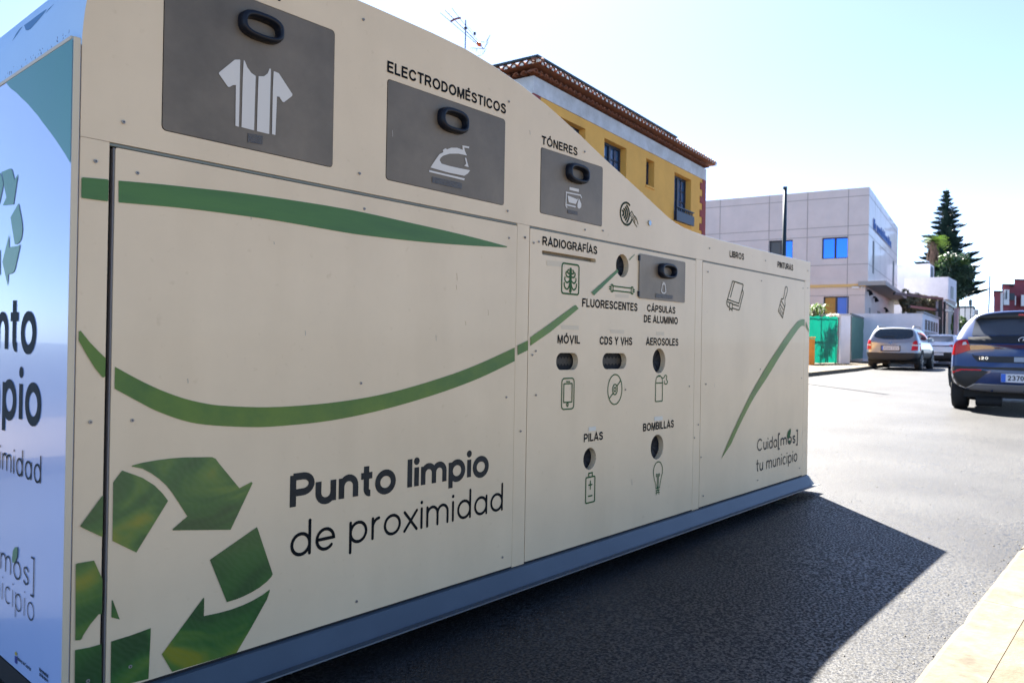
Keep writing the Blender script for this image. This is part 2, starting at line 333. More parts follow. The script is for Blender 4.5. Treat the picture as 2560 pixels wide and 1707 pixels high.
# near pavement, slabs with open joints, and kerb stones
mb = MB(); x = -5.0; random.seed(6)
while x < 34:
    w = .93; n = 14 if x < 6 else 2; rows = []
    for k in range(n+1):
        xx = x+.0015+(w-.003)*k/n; jx = random.uniform(-.0015,.0015) if x < 6 else 0; jz = random.uniform(-.0015,.0005) if x < 6 else 0
        if x < 6 and random.random() < .08: jx -= .004; jz -= .004
        rows.append([P3(xx,ks-.1502,.10),P3(xx,ks-.1502,.1125),P3(xx,ks-.02+jx,.1145),P3(xx,ks-.004+jx,.108+jz),P3(xx,ks+jx*.5,.095+jz),P3(xx,ks+.004,0)])
    mb.add([p for q_ in rows for p in q_], [(k*6+j,(k+1)*6+j,(k+1)*6+j+1,k*6+j+1) for k in range(n) for j in range(5)]+[(0,1,2,3,4,5),tuple(n*6+j for j in range(5,-1,-1))])
    x += w
tag(mb.build('kerb', M['kerb']), kind='structure')
mb = MB(); random.seed(3)
x = -5.2
while x < 34:
    y = ks-.1503; w = .62+random.uniform(-.02,.02)
    while y > -6:
        d = .42; e = .0015; z = .112+random.uniform(-.002,.002)
        mb.add([P3(x+e,y-d+e,z),P3(x+w-e,y-d+e,z),P3(x+w-e,y-e,z),P3(x+e,y-e,z),P3(x+e,y-d+e,z-.02),P3(x+w-e,y-d+e,z-.02),P3(x+w-e,y-e,z-.02),P3(x+e,y-e,z-.02)], [(0,1,2,3),(0,4,5,1),(1,5,6,2),(2,6,7,3),(3,7,4,0)])
        y -= d
    x += w
mb.add([P3(-5.2,-6,.1105),P3(34,-6,.1105),P3(34,ks-.149,.1105),P3(-5.2,ks-.149,.1105)], [(0,1,2,3)])
mb.add([P3(-5.2,ks-.156,.1105),P3(34,ks-.156,.1105),P3(34,ks-.1495,.1105),P3(-5.2,ks-.1495,.1105)], [(0,1,2,3)])
tag(mb.build('pavement', M['pavement']), kind='structure')
# far pavement
fk = [Vector((-20,2.9)), Vector((6,5.0)), Vector((21.2,6.25)), Vector((27.8,6.78)), Vector((60,10.6)), Vector((140,21))]
mb = MB(); n = len(fk)
vs = [P3(p.x,p.y,0) for p in fk]+[P3(p.x,p.y+.01,.12) for p in fk]+[P3(p.x,p.y+.16,.12) for p in fk]+[P3(p.x-.3,p.y+3.2,.12) for p in fk]
mb.add(vs, [(r*n+i, r*n+i+1, (r+1)*n+i+1, (r+1)*n+i) for r in range(3) for i in range(n-1)])
tag(mb.build('far_pavement', M['pavement']), kind='structure')
M['earth'] = mat('dry earth', (.16,.13,.09), .95, noise=.5, scale=.6)
M['crack'] = mat('road crack', (.015,.015,.016), .9)
mb = MB(); a, b = ground(2022,938), ground(2200,954); pts = [a.lerp(b, t/8)+Vector((0, random.uniform(-.03,.03), .004)) for t in range(9)]
for p, q in zip(pts, pts[1:]): mb.add([p, q, q+Vector((.0,.07,0)), p+Vector((0,.07,0))], [(0,1,2,3)])
tag(mb.build('road_crack', M['crack']), kind='structure')
# ------------------------------------------------------------------ recycling container
L, Wd = 4.6, 1.45; XS = -.0165; SEAM = 1.4615; ZB = .15; TZ = 1.683
BIN = empty('recycling_container', (0,0,0), 0, 'long cream metal recycling container with green arrows, steel flaps and a curved roof', 'recycling container')
prof = [(.0,1.69),(.002,1.72),(.005,1.752),(.009,1.780),(.015,1.815),(.026,1.852),(.045,1.893),(.075,1.932),(.118,1.966),(.175,1.994),(.26,2.017),(.42,2.035),(.56,2.045),(.72,2.046),(.9,2.045),(1.09,2.043),(1.245,2.037),(1.384,2.020),(1.552,1.990),(1.736,1.944),(1.939,1.880),(2.105,1.822),(2.26,1.773),(2.412,1.724),(2.55,1.678),(2.68,1.636),(2.75,1.618),(2.84,1.604),(2.95,1.596),(3.1,1.591),(3.34,1.589),(3.8,1.589),(4.2,1.590),(4.6,1.592)]
flaps = [(.185,.695,1.516,1.925,.012),(.897,1.463,1.516,1.838,.012),(1.675,2.106,1.519,1.779,.010),(2.411,2.848,1.225,1.4325,.010)]
mb = MB(); mb.plate([(0,SEAM),(L,SEAM)]+prof[::-1], [rrect(a,b,c,d,r) for a,b,c,d,r in flaps[:3]], FR, .02)
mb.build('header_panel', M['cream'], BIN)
# core body behind the doors, and the end faces
mb = MB(); core = [(.0,ZB),(L,ZB)]+prof[::-1]
mb.plate([(x*(L-.02)/L+.01,z-.006 if z > 1 else z) for x, z in core], [], lambda a,b,d: (a,.034+d,b), Wd-.05)
mb.build('body_core', M['gap'], BIN)
mb = MB(); rp = [(-.004,1.675)]+prof
n = len(rp); vs = []
for y in (.001, Wd): vs += [(x+.0, y, z+.001) for x, z in rp]
for y in (.001, Wd): vs += [(x+(.004 if x < .1 else 0), y, z-.006) for x, z in rp]
mb.add(vs, [(i,i+1,n+i+1,n+i) for i in range(n-1)]+[(2*n+i,3*n+i,3*n+i+1,2*n+i+1) for i in range(n-1)]+[(i,2*n+i,2*n+i+1,i+1) for i in range(n-1)])
M['roofc'] = mat('roof vinyl', (.50,.72,.98), .2, noise=.3, scale=2, col2=(.47,.68,.94), coat=.5)  # bluish base carries the sky reflection of a white glossy cover
roof = mb.build('roof_cover', M['roofc'], BIN, smooth=True)
roofbvh = BVHTree.FromPolygons([Vector(v) for v in mb.v], mb.f)
# end panels
mb = MB(); mb.box(XS,.0,.0045,Wd,ZB,TZ); mb.build('end_panel', M['sheet'], BIN, bevel=.002)
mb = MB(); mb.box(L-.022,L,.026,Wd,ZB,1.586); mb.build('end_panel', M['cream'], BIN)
mb = MB(); mb.box(XS-.0015,-.003,-.002,.0035,ZB,TZ+.003); mb.build('corner_post', M['cream_trim'], BIN, bevel=.002)
mb = MB(); mb.box(XS-.001,.004,.0205,Wd,TZ+.001,TZ+.010); mb.build('edge_trim', M['cream_trim'], BIN, bevel=.001)
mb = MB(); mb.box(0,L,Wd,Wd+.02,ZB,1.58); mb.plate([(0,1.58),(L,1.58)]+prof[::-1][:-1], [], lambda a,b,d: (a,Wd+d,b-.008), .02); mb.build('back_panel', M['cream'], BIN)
for a, b in ((0,.0645),(1.5425,1.6155),(2.9715,3.0435),(4.506,L)):
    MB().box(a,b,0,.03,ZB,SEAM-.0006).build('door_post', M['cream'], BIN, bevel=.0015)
# greenish channel above the doors
for a, b in ((.0655,1.541),(1.6165,2.970),(3.0445,4.505)):
    MB().box(a,b,.0035,.0125,1.4535,1.4607).build('top_channel', M['channel'], BIN, bevel=.0015)
def icon(parent, name, m, items, w=.0045, proud=.0012, to3=FR):
    mb = MB(); w *= 1.22
    for it in items: ribbon(mb, it, w, to3, proud, True)
    return mb.build(name, m, parent)
SEP = ('sticker_residue','braille_label','side_arrow','green_blade')
def blob(parent, name, m, polys, proud=.0012, to3=FR):
    if name in SEP and len(polys) > 1:
        for p_ in polys: o_ = blob(parent, name, m, [p_], proud, to3)
        return o_
    mb = MB()
    for i, pl in enumerate(polys): mb.plate(pl, [], lambda a,b,d,i=i: to3(a,b,d-proud), 0)
    return mb.build(name, m, parent)
def words(parent, name, m, s, left, right, z0, H, sw, to3=FR, **k):
    mb = MB(); write(mb, s, left, right, z0, H, sw, to3, **k); return mb.build(name, m, parent)
def cap(m, tl, bl, tr, br):
    a, b, c, d = fp(m, tl, bl, tr, br); return a[0], c[0], (b[1]+d[1])/2, ((a[1]-b[1])+(c[1]-d[1]))/2
def capword(parent, s, m, tl, bl, tr, br):
    x0, x1, z0, H = cap(m, tl, bl, tr, br); return words(parent, 'lettering', M['text_black'], s, x0, x1, z0, H, H*(.25 if H > .045 else .20), gap=.14)
# doors -----------------------------------------------------------
def door(x0, x1, holes=(), y0=0.0, z1=1.452):
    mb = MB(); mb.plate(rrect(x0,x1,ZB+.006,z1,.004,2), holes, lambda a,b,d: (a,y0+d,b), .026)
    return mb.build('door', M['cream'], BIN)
D1 = door(.0775,1.5395, y0=-.0015, z1=1.4505)
MB().box(.0735,.0770,.002,.02,ZB+.008,1.4495).build('door_edge', mat('door edge', (.16,.15,.15), .5), D1)
blob(D1, 'green_band', M['band'], [spline(fp(R1,(798,1223),(1050,1244),(1300,1270),(1700,1316),(2325,1412))+fp(FV,(950,514),(1030,532),(1100,549),(1163,566)),5)+spline(fp(FV,(1163,568.5),(1060,563),(950,554),(850,542.5),(790,534))+fp(R1,(1850,1490),(1500,1441),(1200,1405),(798,1370)),5)], .003)
blob(D1, 'green_swoosh', M['swoosh'], [spline(fp(FV,(263,842),(330,878),(390,904),(450,922),(520,932),(640,934),(780,922),(900,900),(1020,865),(1100,835),(1181,798)),5)+spline(fp(FV,(1181,829),(1100,868),(1000,905),(880,940),(760,965),(640,978),(560,980),(450,972),(370,948),(315,921),(262,892)),5)], .003)
arrows = [[(822,130),(880,150),(960,180),(1040,230),(1095,285),(1133,335),(918,683),(757,605),(762,210)],
 [(888,97),(960,78),(1050,62),(1150,49),(1250,42),(1430,40),(1455,52),(1475,80),(1615,250),(1695,208),(1704,215),(1555,530),(1163,534),(1163,526),(1263,440),(1200,340),(1160,280),(1120,230),(1070,185),(1020,150),(960,118),(888,104)],
 [(1733,512),(1740,530),(1840,830),(1830,848),(1800,880),(1750,920),(1700,950),(1640,980),(1590,1000),(1530,1018),(1415,733)],
 [(1820,932),(1818,950),(1800,1000),(1700,1180),(1595,1360),(1160,1488),(1090,1370),(1370,990),(1377,990),(1374,1112),(1480,1090),(1560,1068),(1640,1038),(1700,1010),(1770,970)],
 [(752,1003),(760,1008),(806,1135),(750,1120)],
 [(748,1283),(880,1243),(1016,1193),(1015,1230),(1000,1535),(744,1600)]]
for i, a in enumerate(arrows): blob(D1, 'arrow_piece', M['leaf'], [fp(R3,*a)], .003)
x0, x1 = fp(RL,(322,222))[0][0], fp(RL,(1602,150))[0][0]
zb = sum(p[1] for p in fp(RL,(322,430),(750,362),(1065,308),(1120,298),(1320,267),(1480,238)))/6
Hh = fp(RL,(325,222))[0][1]-fp(RL,(325,430))[0][1]
words(D1,'bold_lettering',M['text_grey'],'Punto limpio',x0,x1,zb,Hh,Hh*.225,font=G2,gap=.10,proud=.002)
x0, x1 = fp(RL,(315,650))[0][0], fp(RL,(1700,400))[0][0]
zb = sum(p[1] for p in fp(RL,(445,727),(838,637),(1100,578),(1138,570),(1328,525),(1698,443)))/6
words(D1,'light_lettering',M['text_black'],'de proximidad',x0,x1,zb,Hh*1.01,Hh*.108,font=G2,gap=.075,proud=.002,round_=True)
# door 2
def hole_at(m, c, r): q = fp(m, c)[0]; return circ(q[0], q[1], r)
q = lambda m, *a: fp(m, *a)
c1 = q(R6,(787,352))[0]; c2 = q(R6,(1069,1082))[0]; c3 = q(R7,(536,757))[0]; c4 = q(R7,(1054,667))[0]
def slot(m, l, r, t, b):
    P = fp(m, l, r, t, b); return rrect(P[0][0], P[1][0], P[3][1], P[2][1], abs(P[2][1]-P[3][1])*.48, 8)
s1 = slot(R6,(278,1085),(446,1085),(360,1021),(360,1152)); s2 = slot(R6,(634,1083),(818,1083),(730,1023),(730,1145))
s0 = slot(R6,(168,253),(584,314),(375,266),(375,298))
D2 = door(1.6185,2.9685, [circ(*c1,.052), circ(*c2,.0605), circ(*c3,.047), circ(*c4,.060), s1, s2, s0])
def liner(loop, name='hole_liner', d=.045):
    mb = MB(); n = len(loop); mb.add([(a,.0265,b) for a,b in loop]+[(a,d,b) for a,b in loop], [(i,(i+1)%n,n+(i+1)%n,n+i) for i in range(n)])
    return mb.build(name, M['rim'], D2)
mb = MB(); mb.plate(s0, [], lambda a,b,d:(a,.0265+d,b), .003); mb.build('slot_backing', mat('slot backing',(.20,.165,.11),.5), D2)
def starflap(c, r):
    mb = MB()
    for k in range(8):
        a0, a1 = 2*math.pi*k/8+.05, 2*math.pi*(k+1)/8-.05
        mb.add([(c[0]+r*math.cos(a0),.0275,c[1]+r*math.sin(a0)),(c[0]+r*math.cos((a0+a1)/2)*1.04,.0275,c[1]+r*math.sin((a0+a1)/2)*1.04),(c[0]+r*math.cos(a1),.0275,c[1]+r*math.sin(a1)),(c[0]+.15*r*math.cos((a0+a1)/2),.033,c[1]+.15*r*math.sin((a0+a1)/2))], [(0,1,2,3)])
    return mb.build('rubber_flap', M['black'], D2)
for c, r in ((c1,.052),(c2,.0605),(c3,.047),(c4,.060)): starflap(c, r)
def brush(lp):
    x0 = min(p[0] for p in lp); x1 = max(p[0] for p in lp); z0 = min(p[1] for p in lp); z1 = max(p[1] for p in lp); n = 7; hgt = (z1-z0)
    mb = MB(); zz = [(x0,z0+hgt*.24)]
    for i in range(n):
        a = x0+(x1-x0)*i/n; b = x0+(x1-x0)*(i+.5)/n; zz += [(a+.001,z0+hgt*.22),(b,z0+hgt*.36)]
    top = [(x1,z0+hgt*.3)]
    for i in range(n):
        a = x1-(x1-x0)*i/n; b = x1-(x1-x0)*(i+.5)/n; top += [(a-.001,z1-hgt*.22),(b,z1-hgt*.36)]
    mb.plate(zz+top+[(x0,z1-hgt*.24)], [], lambda a,b,d:(a,.031+d,b), 0); return mb.build('brush_strip', M['bristle'], D2)
brush(s1); brush(s2)
for s, a in (('RADIOGRAFÍAS',((172,122),(172,193),(592,207),(592,265))),('FLUORESCENTES',((478,600),(480,667),(902,642),(902,700))),
  ('CÁPSULAS',((977,650),(977,703),(1193,667),(1193,720))),('DE ALUMINIO',((952,730),(953,784),(1212,748),(1212,803))),('MÓVIL',((288,881),(289,948),(460,889),(460,950))),
  ('CDS Y VHS',((612,894),(612,955),(861,903),(861,963))),('AEROSOLES',((969,904),(969,961),(1216,911),(1216,966)))): capword(D2, s, R6, *a)
for s, a in (('PILAS',((490,566),(491,630),(636,549),(636,610))),('BOMBILLAS',((946,485),(946,546),(1181,461),(1181,517)))): capword(D2, s, R7, *a)
blob(D2,'green_swoosh',M['swoosh'],[q(R6,(77,901),(200,815),(330,720),(420,654),(428,656),(448,680),(340,770),(230,860),(180,895),(77,965))],.0025)
blob(D2,'green_blade',M['band'],[q(RX,(1000,1160),(1012,1156),(1452,770),(1467,812),(1050,1218)), q(RX,(1647,608),(1743,516),(1748,522),(1655,620))],.0025)
P = q(RX,(512,665),(800,705),(792,1205),(500,1180)); xa, xb = (P[0][0]+P[3][0])/2, (P[1][0]+P[2][0])/2; za, zb_ = (P[2][1]+P[3][1])/2, (P[0][1]+P[1][1])/2
lp = rrect(xa,xb,za,zb_,.012); xc_ = (xa+xb)/2; w_, h_ = xb-xa, zb_-za
rib = [lp+[lp[0]]]
for sx in (-1,1):
    U = lambda a, b: (xc_+sx*a*w_, za+b*h_)
    rib += [spline([U(.13,.80),U(.17,.76),U(.15,.69),U(.05,.68)]), spline([U(.24,.73),U(.27,.66),U(.2,.57),U(.05,.57)]), spline([U(.32,.54),U(.32,.45),U(.2,.37),U(.04,.45)]), spline([U(.36,.35),U(.33,.22),U(.2,.15),U(.1,.22),U(.04,.36)])]
icon(D2,'xray_icon',M['icon_green'],rib,.0058)
icon(D2,'xray_spine',M['icon_green'],[[(xc_,za+.22*h_),(xc_,za+.82*h_)],[(xc_,za+.10*h_),(xc_+.001,za+.14*h_)]],.0135)
t0 = q(RX,(1345,1035),(1345,1155),(1720,1075),(1720,1190)); xa, xb = t0[0][0], t0[2][0]; za, zb_ = (t0[1][1]+t0[3][1])/2, (t0[0][1]+t0[2][1])/2
hh = zb_-za
items = [[(xa+.012,za+.18*hh),(xb-.012,za+.18*hh)],[(xa+.012,zb_-.18*hh),(xb-.012,zb_-.18*hh)]]
for xx, s in ((xa,1),(xb,-1)):
    lp = rrect(min(xx,xx+s*.016),max(xx,xx+s*.016),za,zb_,.003); items.append(lp+[lp[0]])
    items += [[(xx-s*.013,za+k*hh),(xx,za+k*hh)] for k in (.35,.65)]
icon(D2,'tube_lamp_icon',M['icon_green'],items,.005)
def rr_icon(m, tl, br, r, n=4): a, b = fp(m, tl, br); lp = rrect(a[0],b[0],b[1],a[1],r,n); return lp+[lp[0]]
icon(D2,'phone_icon',M['icon_green'],[rr_icon(RQ,(101,190),(222,499),.016), rr_icon(RQ,(121,244),(203,430),.002), q(RQ,(147,222),(183,222)), [(lambda c:(c[0]+.005*math.cos(t*.5236), c[1]+.008*math.sin(t*.5236)))(q(RQ,(158,457))[0]) for t in range(13)]],.0045)
c = q(RQ,(648,302))[0]; u1, u2 = q(RQ,(592,392),(632,336)); u3, u4 = q(RQ,(672,262),(704,213))
icon(D2,'disc_icon',M['icon_green'],[arc(*c,.057,.067,0,360,36),arc(*c,.019,.023,0,360,20),arc(*c,.008,.010,0,360,14),[u1,u2],[u3,u4]],.0045)
a, b = q(RQ,(1068,212),(1135,425)); mid = (a[0]+b[0])/2; w_ = b[0]-a[0]; zt = q(RQ,(1104,235))[0][1]; z0 = q(RQ,(1104,424))[0][1]; zz = q(RQ,(1104,160))[0][1]
icon(D2,'spray_icon',M['icon_green'],[[(a[0],zt),(a[0],z0+.004),(a[0]+.004,z0),(b[0]-.004,z0),(b[0],z0+.004),(b[0],zt),(a[0],zt)],spline([(a[0],zt),(a[0]+.006,zt+.024),(mid-.012,zt+.032)])+spline([(mid+.012,zt+.032),(b[0]-.006,zt+.024),(b[0],zt)]),
  [(mid-.009,zt+.032),(mid-.009,zz),(mid+.009,zz),(mid+.009,zt+.032)], spline(q(RQ,(1128,185),(1150,182),(1165,157),(1182,165),(1178,198),(1190,222),(1178,246),(1158,240),(1156,215)))],.0045)
pb = q(RQ,(347,1210),(442,1195),(436,1455),(345,1475)); x0_, x1_ = (pb[0][0]+pb[3][0])/2, (pb[1][0]+pb[2][0])/2; z1_, z0_ = (pb[0][1]+pb[1][1])/2, (pb[2][1]+pb[3][1])/2
lp = rrect(x0_,x1_,z0_,z1_,.006); mid = (x0_+x1_)/2; w_ = x1_-x0_
icon(D2,'battery_icon',M['icon_green'],[lp+[lp[0]],[(mid-.2*w_,z1_),(mid-.2*w_,z1_+.017),(mid+.2*w_,z1_+.017),(mid+.2*w_,z1_)],[(mid-.19*w_,z1_-.034),(mid+.19*w_,z1_-.034)],[(mid,z1_-.018),(mid,z1_-.052)],[(mid-.2*w_,z0_+.028),(mid+.2*w_,z0_+.028)]],.0052)
pb = q(RQ,(1044,1140),(1138,1130),(1090,1047),(1088,1305)); cx = (pb[0][0]+pb[1][0])/2; rw = (pb[1][0]-pb[0][0])/2; zt, z0 = pb[2][1], pb[3][1]; cz = zt-rw*1.05
icon(D2,'bulb_icon',M['icon_green'],[arc(cx,cz,rw,rw*1.05,-28,208,20)+spline([(cx-rw*.75,cz-rw*.9),(cx-rw*.42,cz-rw*1.5),(cx-rw*.4,cz-rw*1.9)])+[],spline([(cx+rw*.88,cz-rw*.5),(cx+rw*.6,cz-rw*1.2),(cx+rw*.4,cz-rw*1.9)]),
  [(cx-rw*.42,cz-rw*1.9),(cx+rw*.42,cz-rw*1.9)],[(cx-rw*.4,cz-rw*2.15),(cx+rw*.4,cz-rw*2.15)],[(cx-rw*.4,cz-rw*2.4),(cx+rw*.4,cz-rw*2.4)],[(cx-rw*.3,cz-rw*2.6),(cx,z0),(cx+rw*.3,cz-rw*2.6)],
  [(cx-rw*.12,cz-rw*1.9),(cx-rw*.12,cz-rw*.6)]+arc(cx-rw*.24,cz-rw*.45,rw*.13,rw*.14,-30,300,8),[(cx+rw*.12,cz-rw*1.9),(cx+rw*.12,cz-rw*.6)]+arc(cx+rw*.24,cz-rw*.45,rw*.13,rw*.14,210,-120,8)],.004)
blob(D2,'sticker_residue',M['ghost'],[q(R6,(203,310),(345,322),(345,362),(205,350)),q(R6,(732,568),(835,575),(835,600),(732,594)),q(R6,(315,808),(450,812),(450,845),(315,840)),q(R6,(695,842),(800,845),(800,875),(695,870)),q(R6,(1046,858),(1108,860),(1108,888),(1046,887))],.0008)
blob(D2,'braille_label',M['label_pale'],[q(R7,(526,515),(582,508),(582,540),(526,548)),q(R7,(1031,436),(1095,429),(1095,460),(1031,467))],.0012)
# door 3
D3 = door(3.0465,4.5035)
up = [(1545,1834),(1600,1700),(1660,1568),(1770,1340),(1890,1130),(2000,960),(2080,845),(2120,795),(2140,775),(2168,762),(2186,764)]
lo = [(2186,816),(2172,813),(2150,824),(2100,890),(2000,1040),(1900,1205),(1790,1375),(1690,1568),(1620,1720)]
blob(D3,'green_swoosh',M['swoosh'],[spline(q(R6,*up),4)+spline(q(R6,*lo),4)],.0025)
book = [[(500,232),(520,226),(745,298),(760,320),(755,360),(655,770),(380,670)],[(548,248),(450,610)],[(500,232),(380,660),(360,720),(362,790),(385,840),(412,860)],[(380,735),(412,740)],[(505,790),(650,832)],[(430,752),(497,770),(490,945),(460,885),(425,930),(430,752)],[(500,885),(640,930),(665,920),(765,520),(762,490),(745,440)]]
icon(D3,'book_icon',M['icon_dark'],[q(RB,*b) for b in book],.0052)
brushp = [[(1700,655),(1620,955),(1725,1125),(1790,800)],[(1700,655),(1735,665),(1755,620),(1790,400),(1800,370),(1815,358),(1840,385),(1850,440),(1820,560),(1785,660),(1785,740),(1792,800),(1780,860)],[(1690,700),(1782,860)],[(1668,795),(1762,945)],[(1680,880),(1655,960)],[(1697,945),(1678,1010)],[(1730,975),(1705,1060)]]
icon(D3,'brush_icon',M['icon_dark'],[q(RB,*b) for b in brushp],.0050)
a = q(RM,(250,670),(810,640),(520,795),(560,780),(808,740)); zb = (a[2][1]+a[3][1]+a[4][1])/3-.002
Hh2 = q(RM,(330,505))[0][1]-q(RM,(320,835))[0][1]
words(D3,'light_lettering',M['text_grey'],'Cuida',a[0][0],a[1][0],zb,Hh2*.98,.0088,font=G2,gap=.13,proud=.0015)
b = q(RM,(835,560),(1390,460),(920,700),(1060,672)); zb = (b[2][1]+b[3][1])/2
words(D3,'bracket_lettering',M['text_grey'],'[mos]',b[0][0],b[1][0],zb-.002,Hh2*.94,.012,font=G2,gap=.12,proud=.0015)
blob(D3,'leaf_mark',M['icon_green'],[q(RM,(1095,520),(1085,440),(1105,340),(1140,275),(1190,228),(1195,300),(1180,400),(1150,480)),q(RM,(1125,575),(1185,555),(1180,600),(1155,640),(1130,620))],.0024)
t_ = q(RM,(230,1220),(1375,1020),(510,1365),(895,1260),(1250,1160)); zb = (t_[2][1]+t_[3][1]+t_[4][1])/3
words(D3,'light_lettering',M['text_grey'],'tu municipio',t_[0][0],t_[1][0],zb,(q(RM,(1320,920))[0][1]-q(RM,(1320,1140))[0][1])/.70*.98,.0088,font=G2,gap=.13,proud=.0015)
# header lettering, flaps
for s, m, a in (('ELECTRODOMÉSTICOS',R5,((292,413),(293,493),(1093,706),(1092,769))),('TÓNERES',R5,((1336,918),(1337,978),(1577,1000),(1575,1053))),('LIBROS',R6,((1611,236),(1611,290),(1721,259),(1721,303))),('PINTURAS',R6,((1979,320),(1979,368),(2098,343),(2098,387)))):
    capword(BIN, s, m, *a)
words(BIN,'lettering',M['text_black'],'ROPA',.355,.508,1.948,.052,.0085,gap=.13)
def handle(parent, cx, cz, w, hgt):
    mb = MB(); n = 48; rings = []
    def ring(a, b, y, k=3.0, top=0):
        o = []
        for i in range(n):
            t = 2*math.pi*i/n; c, s = math.cos(t), math.sin(t); rr_ = (abs(c)**k+abs(s)**k)**(-1/k)
            o.append((cx+a*rr_*c, y, cz+b*rr_*s+(top if s > 0 else 0)))
        return o
    for a, b, y, tp in ((w*.5,hgt*.5,.0,0),(w*.5,hgt*.5,-.010,0),(w*.485,hgt*.475,-.021,.001),(w*.45,hgt*.43,-.026,.001),(w*.40,hgt*.36,-.027,-.001),(w*.385,hgt*.325,-.024,-.002),(w*.37,hgt*.295,-.012,-.003),(w*.365,hgt*.285,-.0006,-.004)):
        rings.append(ring(a,b,y,2.9,tp))
    vs = [v for r_ in rings for v in r_]
    mb.add(vs, [(j*n+i,j*n+(i+1)%n,(j+1)*n+(i+1)%n,(j+1)*n+i) for j in range(len(rings)-1) for i in range(n)])
    return mb.build('handle', M['black'], parent, smooth=True)
FL = []
for (a,b,c,d,r), y in zip(flaps, (0,0,0,-.004)):
    mb = MB(); e = .0018 if y == 0 else 0; mb.plate(rrect(a+e,b-e,c+e,d-e,r), [], lambda p,q_,dd,y=y: (p,y-.0015+dd,q_), .014 if y == 0 else .0025); FL.append(mb.build('flap', M['steel'], BIN))
PR = .0032
for f, (cx, cz, w, hg), pr in zip(FL, ((.4475,1.853,.130,.074),(1.183,1.767,.136,.082),(1.908,1.714,.145,.080),(2.653,1.370,.155,.075)), (0,0,0,-.004)):
    hd = handle(f, cx, cz, w, hg); hd.location.y = pr-.0015
shirt = [[(1583,407),(1619,407),(1614,700),(1610,860),(1587,853),(1590,578),(1570,579),(1545,592),(1535,588),(1475,502),(1478,492)],
 [(1643,411),(1650,415),(1668,460),(1695,497),(1724,517),(1713,884),(1628,862),(1637,520)],[(1744,519),(1780,519),(1805,500),(1818,467),(1827,470),(1815,909),(1732,889),(1740,600)],
 [(1846,484),(1880,498),(1972,640),(1970,652),(1915,694),(1905,690),(1882,656),(1868,655),(1857,915),(1834,909),(1840,600)]]
blob(FL[0],'shirt_icon',M['icon_white'],[fp(R1,*s) for s in shirt],PR)
iron = [[(580,1134),(608,1090),(640,1045),(668,1030),(662,1018),(682,1004),(692,1012),(720,1001),(760,1001),(798,1015),(796,985),(842,993),(841,1005),(808,999),(812,1020),(826,1053),(770,1041),(710,1041),(665,1055),(648,1070),(642,1085),(655,1108),(700,1122),(770,1138),(848,1153),(832,1175),(808,1190),(700,1168)],
 [(812,1068),(822,1070),(838,1131),(808,1124),(822,1108)],[(572,1152),(812,1208),(808,1221),(572,1164)]]
blob(FL[1],'iron_icon',M['icon_white'],[fp(R5,*s) for s in iron],PR)
blob(FL[2],'toner_icon',M['icon_white'],[fp(RY,*s) for s in ([(635,1108),(718,1127),(716,1152),(635,1133)],[(618,1183),(640,1190),(700,1215),(713,1207),(690,1257),(628,1241)],[(718,1208),(738,1255),(736,1285),(718,1298),(704,1285),(704,1255)])],PR)
icon(FL[2],'toner_frame',M['icon_white'],[fp(RY,(612,1285),(603,1272),(607,1155),(730,1180),(740,1200)),fp(RY,(607,1262),(685,1280))],.0045,PR)
for f, m, a in ((FL[0],R1,((1672,903),(1773,920),(1770,980),(1669,962))),(FL[1],R5,((592,1195),(795,1240),(790,1280),(592,1237))),(FL[2],RY,((620,1303),(707,1322),(706,1352),(618,1335))),(FL[3],R6,((1035,565),(1165,580),(1163,610),(1033,597)))):
    blob(f,'braille_strip',M['steel_dark'],[fp(m,*a)],PR+(.004 if f is FL[3] else 0))
ca = fp(R6,(1080,492),(1110,492),(1118,556),(1095,562),(1074,550)); mx_ = (ca[0][0]+ca[1][0])/2; zt, zb = ca[0][1], ca[3][1]; w_ = .017
icon(FL[3],'capsule_icon',M['icon_white'],[[(mx_-w_*.75,zt),(mx_-w_*1.25,zb+.007),(mx_-w_*.5,zb),(mx_+w_*.5,zb),(mx_+w_*1.25,zb+.007),(mx_+w_*.75,zt),(mx_-w_*.75,zt)],[(mx_-w_*.5,zt+.007),(mx_+w_*.5,zt+.007)]],.0045,PR+.004)
for z_ in (1.245,1.412): MB().box(2.404,2.414,-.008,-.0005,z_-.012,z_+.012).build('flap_hinge', M['black'], FL[3])
# contactless mark
cc = q(RC,(625,780))[0]; rad = (q(RC,(625,262))[0][1]-q(RC,(650,1270))[0][1])/2-.002
ctl = [arc(*cc,rad*1.0,rad,-25,-325+25,40)]
for k, (t_p, b_p, ex) in enumerate((((640,425),(640,1150),742),((578,500),(578,1045),660),((515,570),(520,955),575),((450,640),(458,850),490))):
    m_ = ((t_p[0]+b_p[0])/2, (t_p[1]+b_p[1])/2); ctl.append(spline(q(RC,t_p,((t_p[0]+ex)/2+25,(t_p[1]*1.35+m_[1])/2.35),(ex,m_[1]),((b_p[0]+ex)/2+25,(b_p[1]*1.35+m_[1])/2.35),b_p)))
icon(BIN,'contactless_mark',M['icon_dark'],ctl,.0080)
icon(BIN,'card_hand_mark',M['icon_dark'],[q(RC,(850,670),(770,795),(920,1090),(1000,1230),(1075,1340)),q(RC,(850,670),(950,870),(1010,900),(1060,1000),(1130,1235)),q(RC,(885,880),(1000,1150)),q(RC,(960,900),(1020,1030)),q(RC,(845,800),(862,830))],.0035)
lk = q(RC,(1612,1185))[0]
mb = MB(); mb.tube([(lk[0],.004,lk[1]),(lk[0],-.007,lk[1])],[.013,.012],16); mb.build('lock_barrel', mat('lock chrome',(.35,.36,.36),.18,metal=1), BIN, smooth=False)
